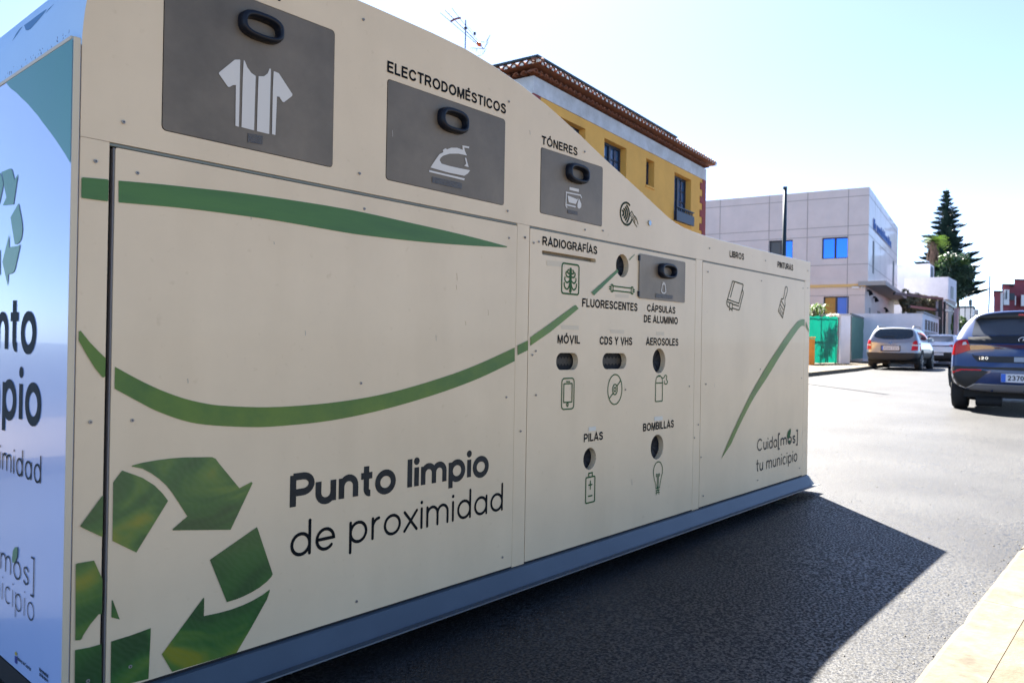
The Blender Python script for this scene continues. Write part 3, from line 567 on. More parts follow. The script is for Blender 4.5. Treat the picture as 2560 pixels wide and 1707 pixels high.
# post graphics
blob(BIN,'green_band',M['band'],[fp(R1,(548,1208),(556,1200),(725,1214),(732,1222),(729,1357),(722,1362),(552,1340),(547,1332))],.0025)
blob(BIN,'green_swoosh',M['swoosh'],[fp(R2,(530,1213),(543,1207),(600,1280),(655,1338),(711,1392),(708,1517),(692,1524),(640,1460),(590,1380),(550,1310),(530,1275))],.0025)
for a in ([(695,302),(690,576),(680,575),(541,510),(541,503),(688,302)],[(510,762),(520,757),(633,738),(690,865),(687,1098),(665,1100),(610,1165),(560,1240),(550,1265),(540,1274),(507,1276)],[(505,1342),(600,1325),(684,1301),(684,1740),(500,1800)]):
    blob(BIN,'arrow_piece',M['leaf'],[fp(R3,*a)],.0025)
blob(BIN,'green_swoosh',M['swoosh'],[fp(FV,(1188,793),(1211.5,782),(1211.5,804),(1188,815.5))],.0025)
blob(BIN,'green_swoosh',M['swoosh'],[fp(R6,(2196,778),(2205,800),(2218,842),(2218,862),(2208,842),(2196,818))],.0025)
# screws, rivets and marks
random.seed(5)
sc1 = [FV(*p) for p in ((219,371),(315,398),(836,480),(1168,547),(207,969),(303,965),(828,880),(1162,912),(818,1380),(1153,1279),(298,1529),(201,1562),(283,281),(825,399),(834,46),(1168,234),(1165,485),(1342,349),(1205,546),(1225,558),(1384,530),(1343,528),(1262,556),(1230,806),(1222,815),(1195,990),(1594,1005),(1603,975))]
sc2 = [R6(*p) for p in ((34,134),(142,168),(1455,218),(1885,313),(2211,390),(1442,398),(1854,468),(2173,525),(2209,523),(1427,1260),(1845,1146),(2162,1215),(1299,1277),(808,1303),(120,1345))]+[R7(*p) for p in ((1405,1042),(1825,922),(2148,828),(1388,745))]
rivet_m = mat('rivet',(.30,.27,.24),.4,metal=.4)
for i, p in enumerate(sc1+sc2):
    x, z = (lambda w: (w.x, w.z))(onY(*p)); r = .0042; mb = MB()
    mb.add([(x+r*math.cos(a*math.pi/5),-.0042,z+r*math.sin(a*math.pi/5)) for a in range(10)]+[(x+r*1.1*math.cos(a*math.pi/5),-.0022,z+r*1.1*math.sin(a*math.pi/5)) for a in range(10)], [tuple(range(10))]+[(a,(a+1)%10,10+(a+1)%10,10+a) for a in range(10)])
    r = .0019; mb.add([(x+r*math.cos(a*math.pi/4),-.0046,z+r*math.sin(a*math.pi/4)) for a in range(8)], [tuple(range(8))], 1)
    mb.build('rivet', [rivet_m, M['gap']], BIN)
# drips, scratches and rust marks on the paint
M['rust'] = mat('rust drip', (.30,.17,.08), .7); M['grime'] = mat('grime', (.36,.31,.25), .7)
for u_, v_, l_, m_ in ((1048,628,16,'rust'),(1047,655,10,'rust'),(1120,712,12,'rust'),(1068,738,9,'rust'),(628,556,5,'grime'),(575,498,6,'grime'),(700,760,10,'grime'),(430,870,9,'grime'),(1000,770,12,'grime'),(900,300,14,'grime'),(1216,300,10,'grime'),(1640,880,10,'grime'),(1700,700,8,'grime'),(1450,1100,12,'grime')):
    p0, p1 = fp(FV, (u_, v_), (u_+1, v_+l_)); mb = MB(); ribbon(mb, [p0, ((p0[0]+p1[0])/2+.0006,(p0[1]+p1[1])/2), p1], .0014 if m_ == 'rust' else .0022, FR, .0019, True)
    mb.build('paint_mark', M[m_], BIN)
# side panel: printing
SD = lambda y, z, d: (XS-.0005+d, y, z)
def sp(m, *pts): return [(lambda w: (w.y, w.z))(onX(*m(*p), XS)) for p in pts]
SP = sp_ = None
S1 = crop(0,0,4.752); S2 = crop(0,400,4.9); S3 = crop(0,720,4.9); S4 = crop(0,1040,4.9); S5 = crop(0,1340,4.274)
ce = [(915,512),(75,1015),(130,1050),(200,1105),(270,1175),(340,1240),(400,1312),(460,1380),(520,1465),(600,1568),(660,1650),(720,1740),(780,1830),(850,1940),(882,1985)]
blob(BIN,'teal_corner',M['teal'],[[(max(y,.0055),(TZ-.001 if i < 2 else min(z,TZ-.003))) for i, (y, z) in enumerate(sp(S1,*ce))]],.001,SD)
gr = [[(22,152),(130,107),(148,115),(160,145),(185,248),(228,172),(172,545),(40,558),(85,460),(60,330),(45,220),(35,180)],[(0,160),(15,165),(35,220),(48,305),(0,540),(-70,500),(-70,260)],
 [(235,530),(275,750),(283,850),(275,930),(262,980),(240,1015),(215,1032),(188,1035),(135,705)],[(118,912),(118,1070),(235,1050),(253,1028),(245,1090),(190,1340),(175,1372),(150,1392),(108,1402),(102,1545),(98,1530),(36,1250)],[(8,1100),(8,1410),(-80,1390),(-80,1150)]]
blob(BIN,'side_arrow',M['side_green'],[sp(S2,*a) for a in gr],.001,SD)
def sidewords(s, m, left, right, zpts, H, sw, mt, font=G2, gap=.14):
    yr = sp(m, right)[0][0]; zb = sum(p[1] for p in sp(m,*zpts))/len(zpts); wid = left
    if isinstance(left, tuple):                 # (index of a letter, where its left edge is seen)
        ws = [font[c][0] for c in s]; tot = sum(ws)+gap*(len(s)-1); xi = sum(ws[:left[0]])+gap*left[0]
        wid = (sp(m, left[1])[0][0]-yr)*tot/(tot-xi)
    T = lambda a, z, d: (XS-.0005+d, yr+(wid-a), z)
    mb = MB(); write(mb, s, 0, wid, zb, H, sw, T, .001, font, gap); return mb.build('side_lettering', mt, BIN)
zt = sp(S3,(188,145))[0][1]-sp(S3,(90,747))[0][1]
sidewords('Punto', S3, (3,(140,330)), (445,510), [(90,747),(230,755)], zt*1.03, zt*.185, M['text_navy'])
sidewords('limpio', S3, (3,(36,1300)), (508,1380), [(258,1606)], zt*1.03, zt*.185, M['text_navy'])
z4 = sp(S4,(288,418))[0][1]-sp(S4,(288,745))[0][1]
sidewords('de proximidad', S4, (8,(30,540)), (514,650), [(38,652),(150,692),(288,742),(505,822)], z4*.98, z4*.085, M['text_navy'], gap=.12)
z5 = sp(S5,(60,525))[0][1]-sp(S5,(60,705))[0][1]
b5 = sp(S5,(372,230),(372,640)); hb = b5[0][1]-b5[1][1]
yr = b5[0][0]
sidewords('Cuida[mos]', S5, (8,(250,400)), (374,430), [(55,370),(105,400)], hb/1.42, hb*.055, M['text_soft'], gap=.13)
sidewords('tu municipio', S5, (6,(22,590)), (374,800), [(28,672),(138,752),(265,845)], hb/1.42, hb*.040, M['text_soft'], gap=.13)
blob(BIN,'side_leaf',M['side_green'],[sp(S5,(140,240),(150,150),(170,115),(195,110),(200,150),(195,220),(170,280),(145,280))],.0022,SD)
for s, m_, l, r_, zp, H in (('Gobierno de Canarias',crop(0,1590,13.4),.10,(1045,1140),[(700,850)],.0085),('Mancomunidad',crop(0,1590,13.4),.058,(1625,1330),[(1450,1230)],.0085),('del Nordeste',crop(0,1590,13.4),.058,(1625,1490),[(1450,1390)],.0085)):
    G3 = dict(G2); sidewords(s, m_, l, r_, zp, H, .0016, M['text_navy'], font=G3, gap=.12)
blob(BIN,'side_crest',mat('crest print',(.02,.035,.22),.5),[sp(crop(0,1590,13.4),(512,640),(590,680),(590,900),(560,915),(515,850))],.001,SD)
blob(BIN,'side_crown',mat('crown print',(.45,.36,.06),.5),[sp(crop(0,1590,13.4),(512,540),(545,490),(590,560),(585,640),(525,620))],.001,SD)
# printing on the curved roof cover
def roof_decal(pts, name):
    S = crop(0,0,9.8); vs = []
    o = [S(*p) for p in pts]; tr = tessellate_polygon([[Vector((*p,0)) for p in o]])
    bm = bmesh.new(); bv = [bm.verts.new((*p,0)) for p in o]
    for t in tr:
        try: bm.faces.new([bv[i] for i in t])
        except ValueError: pass
    bmesh.ops.subdivide_edges(bm, edges=bm.edges[:], cuts=3, use_grid_fill=True); bmesh.ops.triangulate(bm, faces=bm.faces[:])
    for v in bm.verts:
        d = ray(v.co.x, v.co.y).normalized(); h_ = roofbvh.ray_cast(CAM, d)
        v['x'] if False else None
        v.co = (h_[0]-d*.003) if h_[0] else CAM+d*2.0
    me = bpy.data.meshes.new(name); bm.to_mesh(me); bm.free(); me.materials.append(M['roof_blue'])
    ob = bpy.data.objects.new(name, me); COL.objects.link(ob); ob.parent = BIN
roof_decal([(590,625),(760,505),(920,380),(1060,280),(1145,230),(1090,320),(1000,430),(900,550),(800,660),(740,720),(690,748),(630,745)], 'roof_leaf')
roof_decal([(1330,95),(1240,200),(1110,340),(1190,225)], 'roof_leaf')
roof_decal([(555,650),(470,780),(380,910),(300,1010),(400,820),(480,710)], 'roof_leaf')
# base beam with sloping face, lip, feet
sec = [(.0,.1475),(-.009,.1445),(-.052,.090),(-.090,.096),(-.091,.092),(-.053,.083),(-.049,.079),(.06,.079),(.06,.1475)]
mb = MB(); n = len(sec)
mb.add([(XS,y,z) for y, z in sec]+[(L,y,z) for y, z in sec], [(i,(i+1)%n,n+(i+1)%n,n+i) for i in range(n)]+[tuple(range(n)),tuple(range(2*n-1,n-1,-1))])
mb.build('base_beam', M['skirt'], BIN)
MB().box(XS,L,.06,Wd,.09,.147).build('base_frame', M['gap'], BIN)
MB().box(0,L,.002,.03,.1478,.1545).build('bottom_seal', M['gap'], BIN)
for fx in (.25,2.3,4.2):
    for fy in (.22,Wd-.2):
        mb = MB(); mb.tube([(fx,fy,gz(fx)+.001),(fx,fy,gz(fx)+.02),(fx,fy,.095)],[.06,.03,.03],12); mb.build('foot', M['gap'], BIN)
random.seed(11)
mb = MB()
for i in range(40):
    a = random.random(); p0 = Vector((XS-.0012, .03+a*.5, TZ+.012+random.random()*.01)); 
    mb.add([p0+Vector((.004+random.uniform(-.001,.001),random.uniform(-.006,.006),random.uniform(0,.012))) for k in range(3)], [(0,1,2)])
mb.build('chipped_edge', mat('chipped paint',(.12,.16,.30),.7), BIN)

random.seed(31)
mb = MB()
for i in range(520):
    x = random.uniform(1.2,9.5); y = ks+abs(random.gauss(0,.07))+.01 if random.random() < .55 else random.uniform(-1.3,.9) if x > 4.9 else random.uniform(-1.3,-.15)
    s_ = random.uniform(.0015,.0045); z = gz(x)+s_*.5
    mb.add([(x+s_*random.uniform(.6,1.3)*c,y+s_*random.uniform(.6,1.3)*d,z+e*s_*.7) for c,d,e in ((1,0,0),(0,1,0),(-1,0,0),(0,-1,0),(0,0,1),(0,0,-1))],[(0,1,4),(1,2,4),(2,3,4),(3,0,4),(1,0,5),(2,1,5),(3,2,5),(0,3,5)])
tag(mb.build('grit', mat('loose grit',(.16,.15,.13),.9)), 'loose grit and tiny stones scattered on the road and along the kerb', 'grit', kind='stuff')
# ================================================================== street background
def pv(P0, ang, u, v):
    d = ray(u, v); a = R(ang); n = Vector((-math.sin(a), math.cos(a), 0)); P = Vector((P0[0], P0[1], 0))
    t = n.dot(P-CAM)/n.dot(d); q = CAM+d*t; return (q-P).dot(Vector((math.cos(a), math.sin(a), 0))), q.z
M['yellow'] = mat('ochre yellow render', (.80,.42,.085), .85, noise=.5, scale=1.1, col2=(.66,.34,.07), bump=.2)
M['red'] = mat('brick red paint', (.30,.05,.045), .8, noise=.3, scale=3)
M['white'] = mat('white render', (.68,.70,.78), .8, noise=.4, scale=1.6, col2=(.56,.58,.66), bump=.15)
M['offwhite'] = mat('white cornice render', (.62,.63,.66), .8, noise=.6, scale=2.2, col2=(.40,.40,.40))
M['tile'] = mat('clay roof tile', (.30,.10,.045), .8, noise=.7, scale=9, col2=(.12,.055,.035))
M['dark_roof'] = mat('dark roof edge', (.02,.045,.055), .6)
M['mortar'] = mat('white mortar', (.8,.78,.74), .8)
M['frame'] = mat('dark blue timber', (.012,.022,.045), .5)
M['glass'] = mat('window glass', (.05,.12,.25), .06, spec=1, coat=.6)
M['glass_blue'] = mat('blue reflecting glass', (.06,.22,.85), .08, metal=1)
M['panel'] = mat('pale facade panel', (.62,.565,.56), .45, noise=.4, scale=.9, col2=(.53,.49,.49), coat=.22)
M['joint'] = mat('facade joint', (.30,.285,.285), .8)
M['metal_dark'] = mat('dark green black steel', (.012,.03,.04), .45)
M['warm'] = mat('warm soffit', (.75,.50,.20), .8)
# --- yellow house
YA = 6.4; A0 = at(1764, 430, 24); gA = gz(A0.x)
HS = empty('yellow_house', (A0.x, A0.y, gA), R(YA), 'two storey yellow house with red quoins, white cornice and clay tile eaves', 'house')
HL, HD = 9.85, 8.0; H_ = lambda z: z-gA
wins = [(-8.78,-7.63,4.75,5.99),(-6.70,-5.51,4.75,6.0),(-4.33,-3.82,5.30,6.01),(-2.43,-1.17,4.62,6.01)]
wins2 = [(-8.7,-7.6,1.2,2.9),(-6.6,-5.5,1.2,2.9),(-4.2,-3.2,.15,2.9),(-2.4,-1.2,1.2,2.9)]
T = lambda a, b, d: (a, d, b)
mb = MB(); mb.plate([(-HL,H_(gA)),(0,0),(0,H_(6.2)),(-HL,H_(6.2))], [[(a,H_(c)),(b,H_(c)),(b,H_(d)),(a,H_(d))] for a,b,c,d in wins]+[[(a,c),(b,c),(b,d),(a,d)] for a,b,c,d in wins2], T, .26)
mb.box(-HL,-HL+.25,.26,HD,0,H_(6.2)); mb.box(-.25,0,.26,HD,0,H_(6.2)); mb.box(-HL+.25,-.25,HD-.25,HD,0,H_(6.2))
mb.build('wall', M['yellow'], HS)
MB().box(-HL-.01,.012,-.018,HD+.01,H_(6.202),H_(6.56)).build('cornice', M['offwhite'], HS)
def quoin(x0, sgn):
    mb = MB(); z = 0; k = 0
    while z < H_(6.2)-.05:
        w = .46 if k % 2 else .27; z1 = min(z+.21, H_(6.2)-.002); mb.box(min(x0,x0+sgn*w), max(x0,x0+sgn*w), -.02, .10, z, z1-.0008); z = z1; k += 1
    return mb.build('quoin', M['red'], HS)
quoin(.008,-1); quoin(-HL-.008,1)
mb = MB(); z = 0; k = 0
while z < H_(6.2)-.05:
    w = .5 if k % 2 else .3; z1 = min(z+.21, H_(6.2)-.002); mb.box(-HL-.02,-HL+.1,.101,.1+w,z,z1-.0008); z = z1; k += 1
mb.build('quoin', M['red'], HS)
for i, (a,b,c,d) in enumerate([(a,b,H_(c),H_(d)) for a,b,c,d in wins]+wins2):
    mb = MB(); y0, y1 = .17, .24; f = .06
    for bx in ((a,a+f,c,d),(b-f,b,c,d),(a+f,b-f,c,c+f),(a+f,b-f,d-f,d)): mb.box(bx[0],bx[1],y0,y1,bx[2],bx[3])
    if b-a > .8:
        m = (a+b)/2; mb.box(m-.05,m+.05,y0-.01,y1,c+f,d-f)
        for s in (0,1):
            l, r_ = (a+f,m-.05) if s == 0 else (m+.05,b-f)
            for k in range(1,4): zz = c+f+(d-c-2*f)*k/4; mb.box(l,r_,y0+.02,y1-.01,zz-.015,zz+.015)
            mm = (l+r_)/2; mb.box(mm-.012,mm+.012,y0+.021,y1-.011,c+f,d-f)
    w = mb.build('window', M['frame'], HS)
    MB().box(a+.01,b-.01,.215,.225,c+.01,d-.01).build('pane', M['glass'], w)
    mb = MB().box(a-.03,b+.03,-.03,.16,c-.05,c-.002); mb.build('sill', M['yellow'], w)
mb = MB(); a,b,c,d = wins[3]; mb.box(a-.02,b+.04,-.10,-.06,H_(4.62),H_(4.90))
for k in range(9): x = a+.05+k*(b-a-.1)/8; mb.box(x-.012,x+.012,-.075,-.045,H_(4.90),H_(5.0))
mb.box(a-.02,b+.04,-.10,-.04,H_(5.0),H_(5.03)); mb.build('balcony_rail', M['frame'], HS)
# eaves of barrel tiles in two rows, roof, white mortar plugs
random.seed(4)
def tiles(n, step, x0, y0, y1, zf, r, along='x', slope=.27, seg=6):
    mb = MB(); pl = MB()
    for i in range(n):
        c = x0+i*step; rj = r*random.uniform(.93,1.05); vs = []
        y1_ = max(y0+.12, min(y1, (c+HL+.31)*.95+y0, (.4-c)*.95+y0) if along == 'x' else min(y1, (c+.31)*.95+y0))
        for (yy, zz) in ((y0,0),(y1_,(y1_-y0)*slope)):
            for rad in (rj, rj-.018):
                for k in range(seg+1):
                    t = math.pi*k/seg; p = (c+rad*math.cos(t), yy, zf+zz+rad*math.sin(t)); vs.append(p)
        m = seg+1; fs = []
        for k in range(seg): fs += [(k,k+1,2*m+k+1,2*m+k),(m+k,3*m+k,3*m+k+1,m+k+1),(k,m+k,m+k+1,k+1)]
        if along == 'y': vs = [(-HL-(-v[1])*1.0-.0+0, v[0], v[2]) for v in vs]
        mb.add(vs, fs)
        q = [(c+(rj-.02)*.75*math.cos(math.pi*k/5), y0+.02, zf+(rj-.02)*.9*math.sin(math.pi*k/5)) for k in range(6)]
        if along == 'y': q = [(-HL+v[1], v[0], v[2]) for v in q]
        pl.add(q, [tuple(range(6))])
    return mb, pl
n = 52; mb, pl = tiles(n, .2, -HL-.30, -.31, .9, H_(6.70), .088); mb.build('eave_tiles', M['tile'], HS)
pl.build('mortar_plugs', M['mortar'], HS)
mb, pl2 = tiles(n-2, .2, -HL-.12, -.15, .1, H_(6.575), .075, slope=0); mb.build('eave_tiles', M['tile'], HS)
mb, pl = tiles(40, .2, -.30, -.31, .9, H_(6.70), .088, 'y'); mb.build('eave_tiles', M['tile'], HS); pl.build('mortar_plugs', M['mortar'], HS)
mb, pl2 = tiles(38, .2, -.05, -.15, .1, H_(6.575), .075, 'y', slope=0); mb.build('eave_tiles', M['tile'], HS)
mb = MB(); e = .27; zr = H_(6.70); rise = .27
mb.add([(-HL-e,-e,zr),(e,-e,zr),(e,HD+e,zr),(-HL-e,HD+e,zr),(-HL+3.6,HD/2,zr+1.15),(-3.6,HD/2,zr+1.15)], [(0,1,5,4),(1,2,5),(2,3,4,5),(3,0,4),(3,2,1,0)])
mb.build('roof', M['tile'], HS)
mb = MB(); mb.box(-HL-.35,-3.04,-.33,-.27,H_(6.79),H_(6.83)); mb.box(-HL-.35,-HL-.27,-.27,HD,H_(6.79),H_(6.83)); mb.build('roof_edge', M['dark_roof'], HS)
# --- TV antenna behind the ridge
an = at(1162, 60, 18); AN = empty('tv_antenna', (an.x, an.y, 7.2), R(0), 'rooftop TV antenna on a thin mast rising behind the container', 'antenna')
ap = lambda u, v, t=18: at(u, v, t)-Vector((an.x, an.y, 7.2))
RA = crop(1060,0,11.2); A_ = lambda x, y, t=18: ap(*RA(x,y), t)
M['ant'] = mat('antenna aluminium', (.05,.12,.25), .4, metal=.5); M['orange'] = mat('orange plastic', (.42,.10,.02), .5)
mb = MB(); p = A_(1168,570); mb.tube([(p.x,p.y,p.z),(p.x,p.y,0.0)], .014, 6); mb.build('mast', M['ant'], AN)
mb = MB(); mb.tube([A_(600,300,18.3),A_(1680,1380,17.4)], .011, 6); mb.tube([A_(460,370,18.1),A_(1470,1225,17.4)], .006, 5); mb.tube([A_(778,235,18.5),A_(1010,530,18.3),A_(1530,1180,17.5)], .006, 5); mb.tube([A_(1160,680,18.1),A_(1440,960,17.6)],.005,5); mb.build('boom', M['ant'], AN)
mb = MB(); mb.tube([A_(740,615),A_(840,555),A_(930,525),A_(1030,510)], .024, 8); mb.build('spacer', mat('spacer plastic',(.14,.05,.05),.5), AN)
mb = MB(); mb.tube([A_(1470,1200,17.5),A_(1545,1240,17.5),A_(1600,1300,17.5)], [.02,.055,.02], 10); mb.build('feed', M['orange'], AN)
mb = MB()
for a, b in (((1855,990),(1735,1190)),((1800,1180),(1680,1380)),((1740,1370),(1640,1530)),((1310,1350),(1680,1375)),((1500,1565),(1600,1565)),((1590,1180),(1695,1190)),((1380,1170),(1440,1190)),((1480,1370),(1470,1440))): mb.tube([A_(*a,17.5),A_(*b,17.5)], .006, 5)
for k in range(8):
    f = k/7; mb.tube([A_(1320+f*320,1350+f*25,17.5),A_(1290+f*330,1420+f*130,17.5)], .002, 4); mb.tube([A_(1700+f*130,1340-f*330,17.45),A_(1660+f*130,1440-f*300,17.5)], .002, 4)
mb.build('reflector', M['ant'], AN)
mb = MB(); p = A_(1420,950,17.6); mb.box(p.x-.02,p.x+.02,p.y-.02,p.y+.02,p.z-.03,p.z+.03); p = A_(1160,800); mb.box(p.x-.03,p.x+.03,p.y-.03,p.y+.03,p.z-.02,p.z+.02); mb.build('clamp', M['metal_dark'], AN)
# --- pale panelled building
GB = 9.5; B0 = at(2173.6, 468, 40); gB = gz(B0.x)+.05; kz = 40/28
PB = empty('panelled_building', (B0.x, B0.y, gB), R(GB), 'modern two storey building with pale square panels, blue windows and a concrete canopy', 'building')
zz_ = lambda z28: 1+(z28-1)*kz-gB
Ty = lambda a, b, d: (d, a, b)              # face x = 0, a runs along +y, d inwards (+x)
up_w = [(.98,2.28,zz_(4.39),zz_(5.18)),(3.79,5.04,zz_(4.39),zz_(5.18)),(.93,2.18,zz_(2.1),zz_(2.985)),(4.2,5.4,zz_(2.1),zz_(2.985))]
mb = MB(); YL = 11.0; top = zz_(6.95); sl_ = zz_(3.43)
mb.plate([(0,sl_),(YL,sl_),(YL,top),(0,top)], [[(a,c),(b,c),(b,d),(a,d)] for a,b,c,d in up_w[:2]], Ty, .3)
mb.box(.3,15.5,0,.3,sl_,top); mb.box(15.2,15.5,.3,YL,sl_,top); mb.box(.3,15.2,YL-.3,YL,sl_,top); mb.box(.3,15.2,.3,YL-.3,top-.4,top-.2); mb.box(.3,15.2,.3,YL-.3,sl_,sl_+.2)
mb.build('upper_wall', M['panel'], PB)
mb = MB(); mb.plate([(.15,0),(YL,0),(YL,sl_-.001),(.15,sl_-.001)], [[(a,c),(b,c),(b,d),(a,d)] for a,b,c,d in up_w[2:]], lambda a,b,d: (.12+d,a,b), .25)
mb.box(.37,15.3,.15,.4,0,sl_-.001); mb.build('ground_wall', M['panel'], PB)
MB().box(.02,.12,.1,YL,sl_-.14,sl_-.002).build('warm_band', M['warm'], PB)
mb = MB()
for z in (6.65,5.57,5.23,4.15): mb.box(-.004,0,.0,YL,zz_(z)-.018,zz_(z)+.018); mb.box(0,15.5,-.004,0,zz_(z)-.018,zz_(z)+.018)
for y in (1.0,3.04,5.06,7.81,10.2): mb.box(-.006,-.0045,y-.018,y+.018,sl_,top)
for x in (2.6,5.2,7.8,10.4,13.0): mb.box(x-.012,x+.012,-.006,-.0045,sl_,top)
mb.box(.114,.12,.15,YL,zz_(3.02)-.015,zz_(3.02)+.015); mb.box(.112,.1135,.99,1.02,0,sl_-.15)
mb.build('panel_joints', M['joint'], PB)
for i, (a,b,c,d) in enumerate(up_w):
    x0 = .16 if i < 2 else .25; mb = MB(); f = .055
    mid = (a+b)/2
    for bx in ((a,a+f,c,d),(b-f,b,c,d),(a+f,b-f,c,c+f),(a+f,b-f,d-f,d),(mid-.05,mid+.05,c+f,d-f)): mb.box(x0,x0+.06,bx[0],bx[1],bx[2],bx[3])
    w = mb.build('window', M['frame'], PB)
    MB().box(x0+.035,x0+.045,a+.01,mid-.051,c+.01,d-.01).build('pane', M['glass_blue'] if i != 2 else mat('painted blue reflection',(.02,.20,.78),.4), w)  # third window: blue reflection painted as a flat pane colour
    MB().box(x0+.035,x0+.045,mid+.051,b-.01,c+.01,d-.01).build('pane', M['glass_blue'] if i in (0,) else M['glass_dim'] if 'glass_dim' in M else M.setdefault('glass_dim', mat('dim glass',(.07,.06,.045),.1)), w)
for x0, x1 in ((1.75,2.35),(12.3,13.2)): MB().box(x0,x1,-.012,-.0065,zz_(3.92),zz_(5.15)).build('slit_window', mat('slit glass',(.035,.05,.06),.6), PB)
mb = MB(); random.seed(9); x = 1.8
mb.box(1.75,11.0,-.04,-.008,zz_(5.57)+.04,zz_(5.57)+.065)
while x < 10.9:
    w = random.choice((.22,.3,.34)); hgt = random.choice((.36,.36,.52)); zb0 = zz_(5.57)+.085
    mb.box(x,x+.05,-.05,-.01,zb0,zb0+hgt)
    if random.random() < .75: mb.box(x+.051,x+w-.05,-.05,-.01,zb0+.28,zb0+.33)
    if random.random() < .7: mb.box(x+w-.049,x+w,-.05,-.01,zb0,zb0+.33)
    if random.random() < .4: mb.box(x+.051,x+w-.05,-.05,-.01,zb0,zb0+.05)
    x += w+random.choice((.12,.12,.12,.4))
mb.build('facade_sign', mat('blue sign letters',(.01,.10,.42),.4), PB)
MB().box(-.15,19,-.85,.45 ,sl_-.10,sl_+.12).build('canopy', mat('concrete canopy',(.36,.35,.34),.8), PB)
mb = MB()
MB().box(1.9,2.5,.142,.149,0,2.9).build('door', mat('grey blue door',(.10,.14,.16),.5), PB); MB().box(5.6,7.2,.142,.149,0,2.9).build('door', mat('brown door',(.12,.10,.08),.5), PB)
for x, z in ((1.0,3.75),(3.6,3.55),(9.0,3.2)):
    mb = MB(); mb.box(x-.1,x+.1,.0,.149,z-.05,z+.05); mb.tube([(x,-.05,z-.25),(x,.02,z-.02)],[.12,.07],8); mb.build('wall_spotlight', M['black'], PB)
mb = MB(); mb.box(.02,.119,.42,.78,zz_(3.31)-.07,zz_(3.31)+.07); mb.build('alarm_box', mat('white plastic',(.75,.75,.75),.4), PB)
mb = MB(); mb.tube([(-.10,.30,zz_(3.29)-.02),(.118,.24,zz_(3.29)+.06)],[.045,.04],8); mb.build('security_camera', mat('camera plastic',(.75,.75,.75),.4), PB)
# --- garden wall in front of it
K0 = at(2306.6, 783, 36); gK = gz(K0.x)+.05; zK = K0.z-gK
GW = empty('garden_wall', (K0.x, K0.y, gK), R(7), 'low white rendered garden wall behind the silver car', 'wall')
sL = pv((K0.x,K0.y), 97, 2060, 800)[0]
sL = min(sL, 9)
mb = MB(); mb.box(0,.2,0,sL,0,zK); mb.box(.2,7.5,0,.2,0,zK-.0); mb.build('wall', M['white'], GW)
mb = MB(); mb.box(-.05,7.6,-.07,.26,zK+.001,zK+.09); mb.build('coping', mat('grey coping',(.22,.24,.26),.8), GW)
for k in range(5): MB().box(1.0+k*1.25,1.9+k*1.25,-.012,-.001,zK-.75,zK-.25).build('vent', mat('dark vent',(.04,.04,.045),.7), GW)
for k in range(5): MB().box(.9+k*1.25,2.0+k*1.25,-.008,-.0005,0,zK-.8).build('panel', mat('grey shutter',(.27,.25,.27),.7,noise=.3,scale=3), GW)
# --- fence line nearer the street
def base(u, t): p = at(u, 900, t); return Vector((p.x, p.y, gz(p.x)+.12))
M['net'] = mat('green shade net', (.0,.16,.11), .6, noise=.4, scale=2.5, col2=(.0,.10,.075), trans=.0, bump=.5, bscale=6)
nn = M['net'].node_tree; pb_ = nn.nodes['Principled BSDF']; tr_ = nn.nodes.new('ShaderNodeBsdfTranslucent'); tr_.inputs[0].default_value = (.0,.16,.10,1)
mxs = nn.nodes.new('ShaderNodeMixShader'); mxs.inputs[0].default_value = .35; nn.links.new(pb_.outputs[0], mxs.inputs[1]); nn.links.new(tr_.outputs[0], mxs.inputs[2]); nn.links.new(mxs.outputs[0], nn.nodes['Material Output'].inputs[0])
a, b = base(2004, 31.5), base(2093, 32.6)
def sheet(mb, a, b, z0, z1, wob=.03, n=24, m=8, t=.01):
    d = (b-a); nr = Vector((d.y,-d.x,0)).normalized(); vs = []
    for i in range(n+1):
        for j in range(m+1):
            vs.append(a+d*(i/n)+nr*(random.uniform(-1,1)*wob)+Vector((0,0,z0+(z1-z0)*j/m+(random.uniform(-.02,.02) if j == m else 0)-(.03*math.sin(i*1.1) if j == m else 0))))
    mb.add(vs, [(i*(m+1)+j,(i+1)*(m+1)+j,(i+1)*(m+1)+j+1,i*(m+1)+j+1) for i in range(n) for j in range(m)])
NF = empty('netting_fence', a, 0, 'bright green shade netting stretched on a low fence beside the white pillar', 'fence')
mb = MB(); sheet(mb, Vector(), b-a, .03, 1.98); ob = mb.build('netting', M['net'], NF, smooth=True)
mb = MB(); mb.tube([(0,.06,.95),(b.x-a.x,b.y-a.y+.06,.95)], .035, 6); mb.tube([(0,.06,1.93),(b.x-a.x,b.y-a.y+.06,1.93)], .02, 6); mb.build('rail', M['metal_dark'], NF)
for f in (.02,.55,.98): mb = MB(); p = (b-a)*f; mb.tube([(p.x,p.y+.06,0),(p.x,p.y+.06,1.95)], .025, 6); mb.build('post', M['metal_dark'], NF)
def pillar(u0, u1, t, vtop, label, side=.3):
    p = base(u0, t); q = base(u1, t); h_ = at((u0+u1)/2, vtop, t).z-p.z; w = (q-p).length
    E_ = empty('white_pillar', p, math.atan2((q-p).y,(q-p).x), label, 'pillar', 'pillars of the street fence')
    MB().box(0,w,0,side,0,h_).build('shaft', M['white'], E_, bevel=.01); MB().box(-.02,w+.02,-.02,side+.02,h_+.001,h_+.05).build('cap', mat('pillar cap',(.45,.45,.46),.8), E_)
pillar(2101,2125,32.8,789,'white rendered pillar between the green netting and the gate'); pillar(2184,2192,41,793,'narrow white pillar at the far end of the gate')
mb = MB(); p = base(2094,33.0); q = base(2101,33.0)
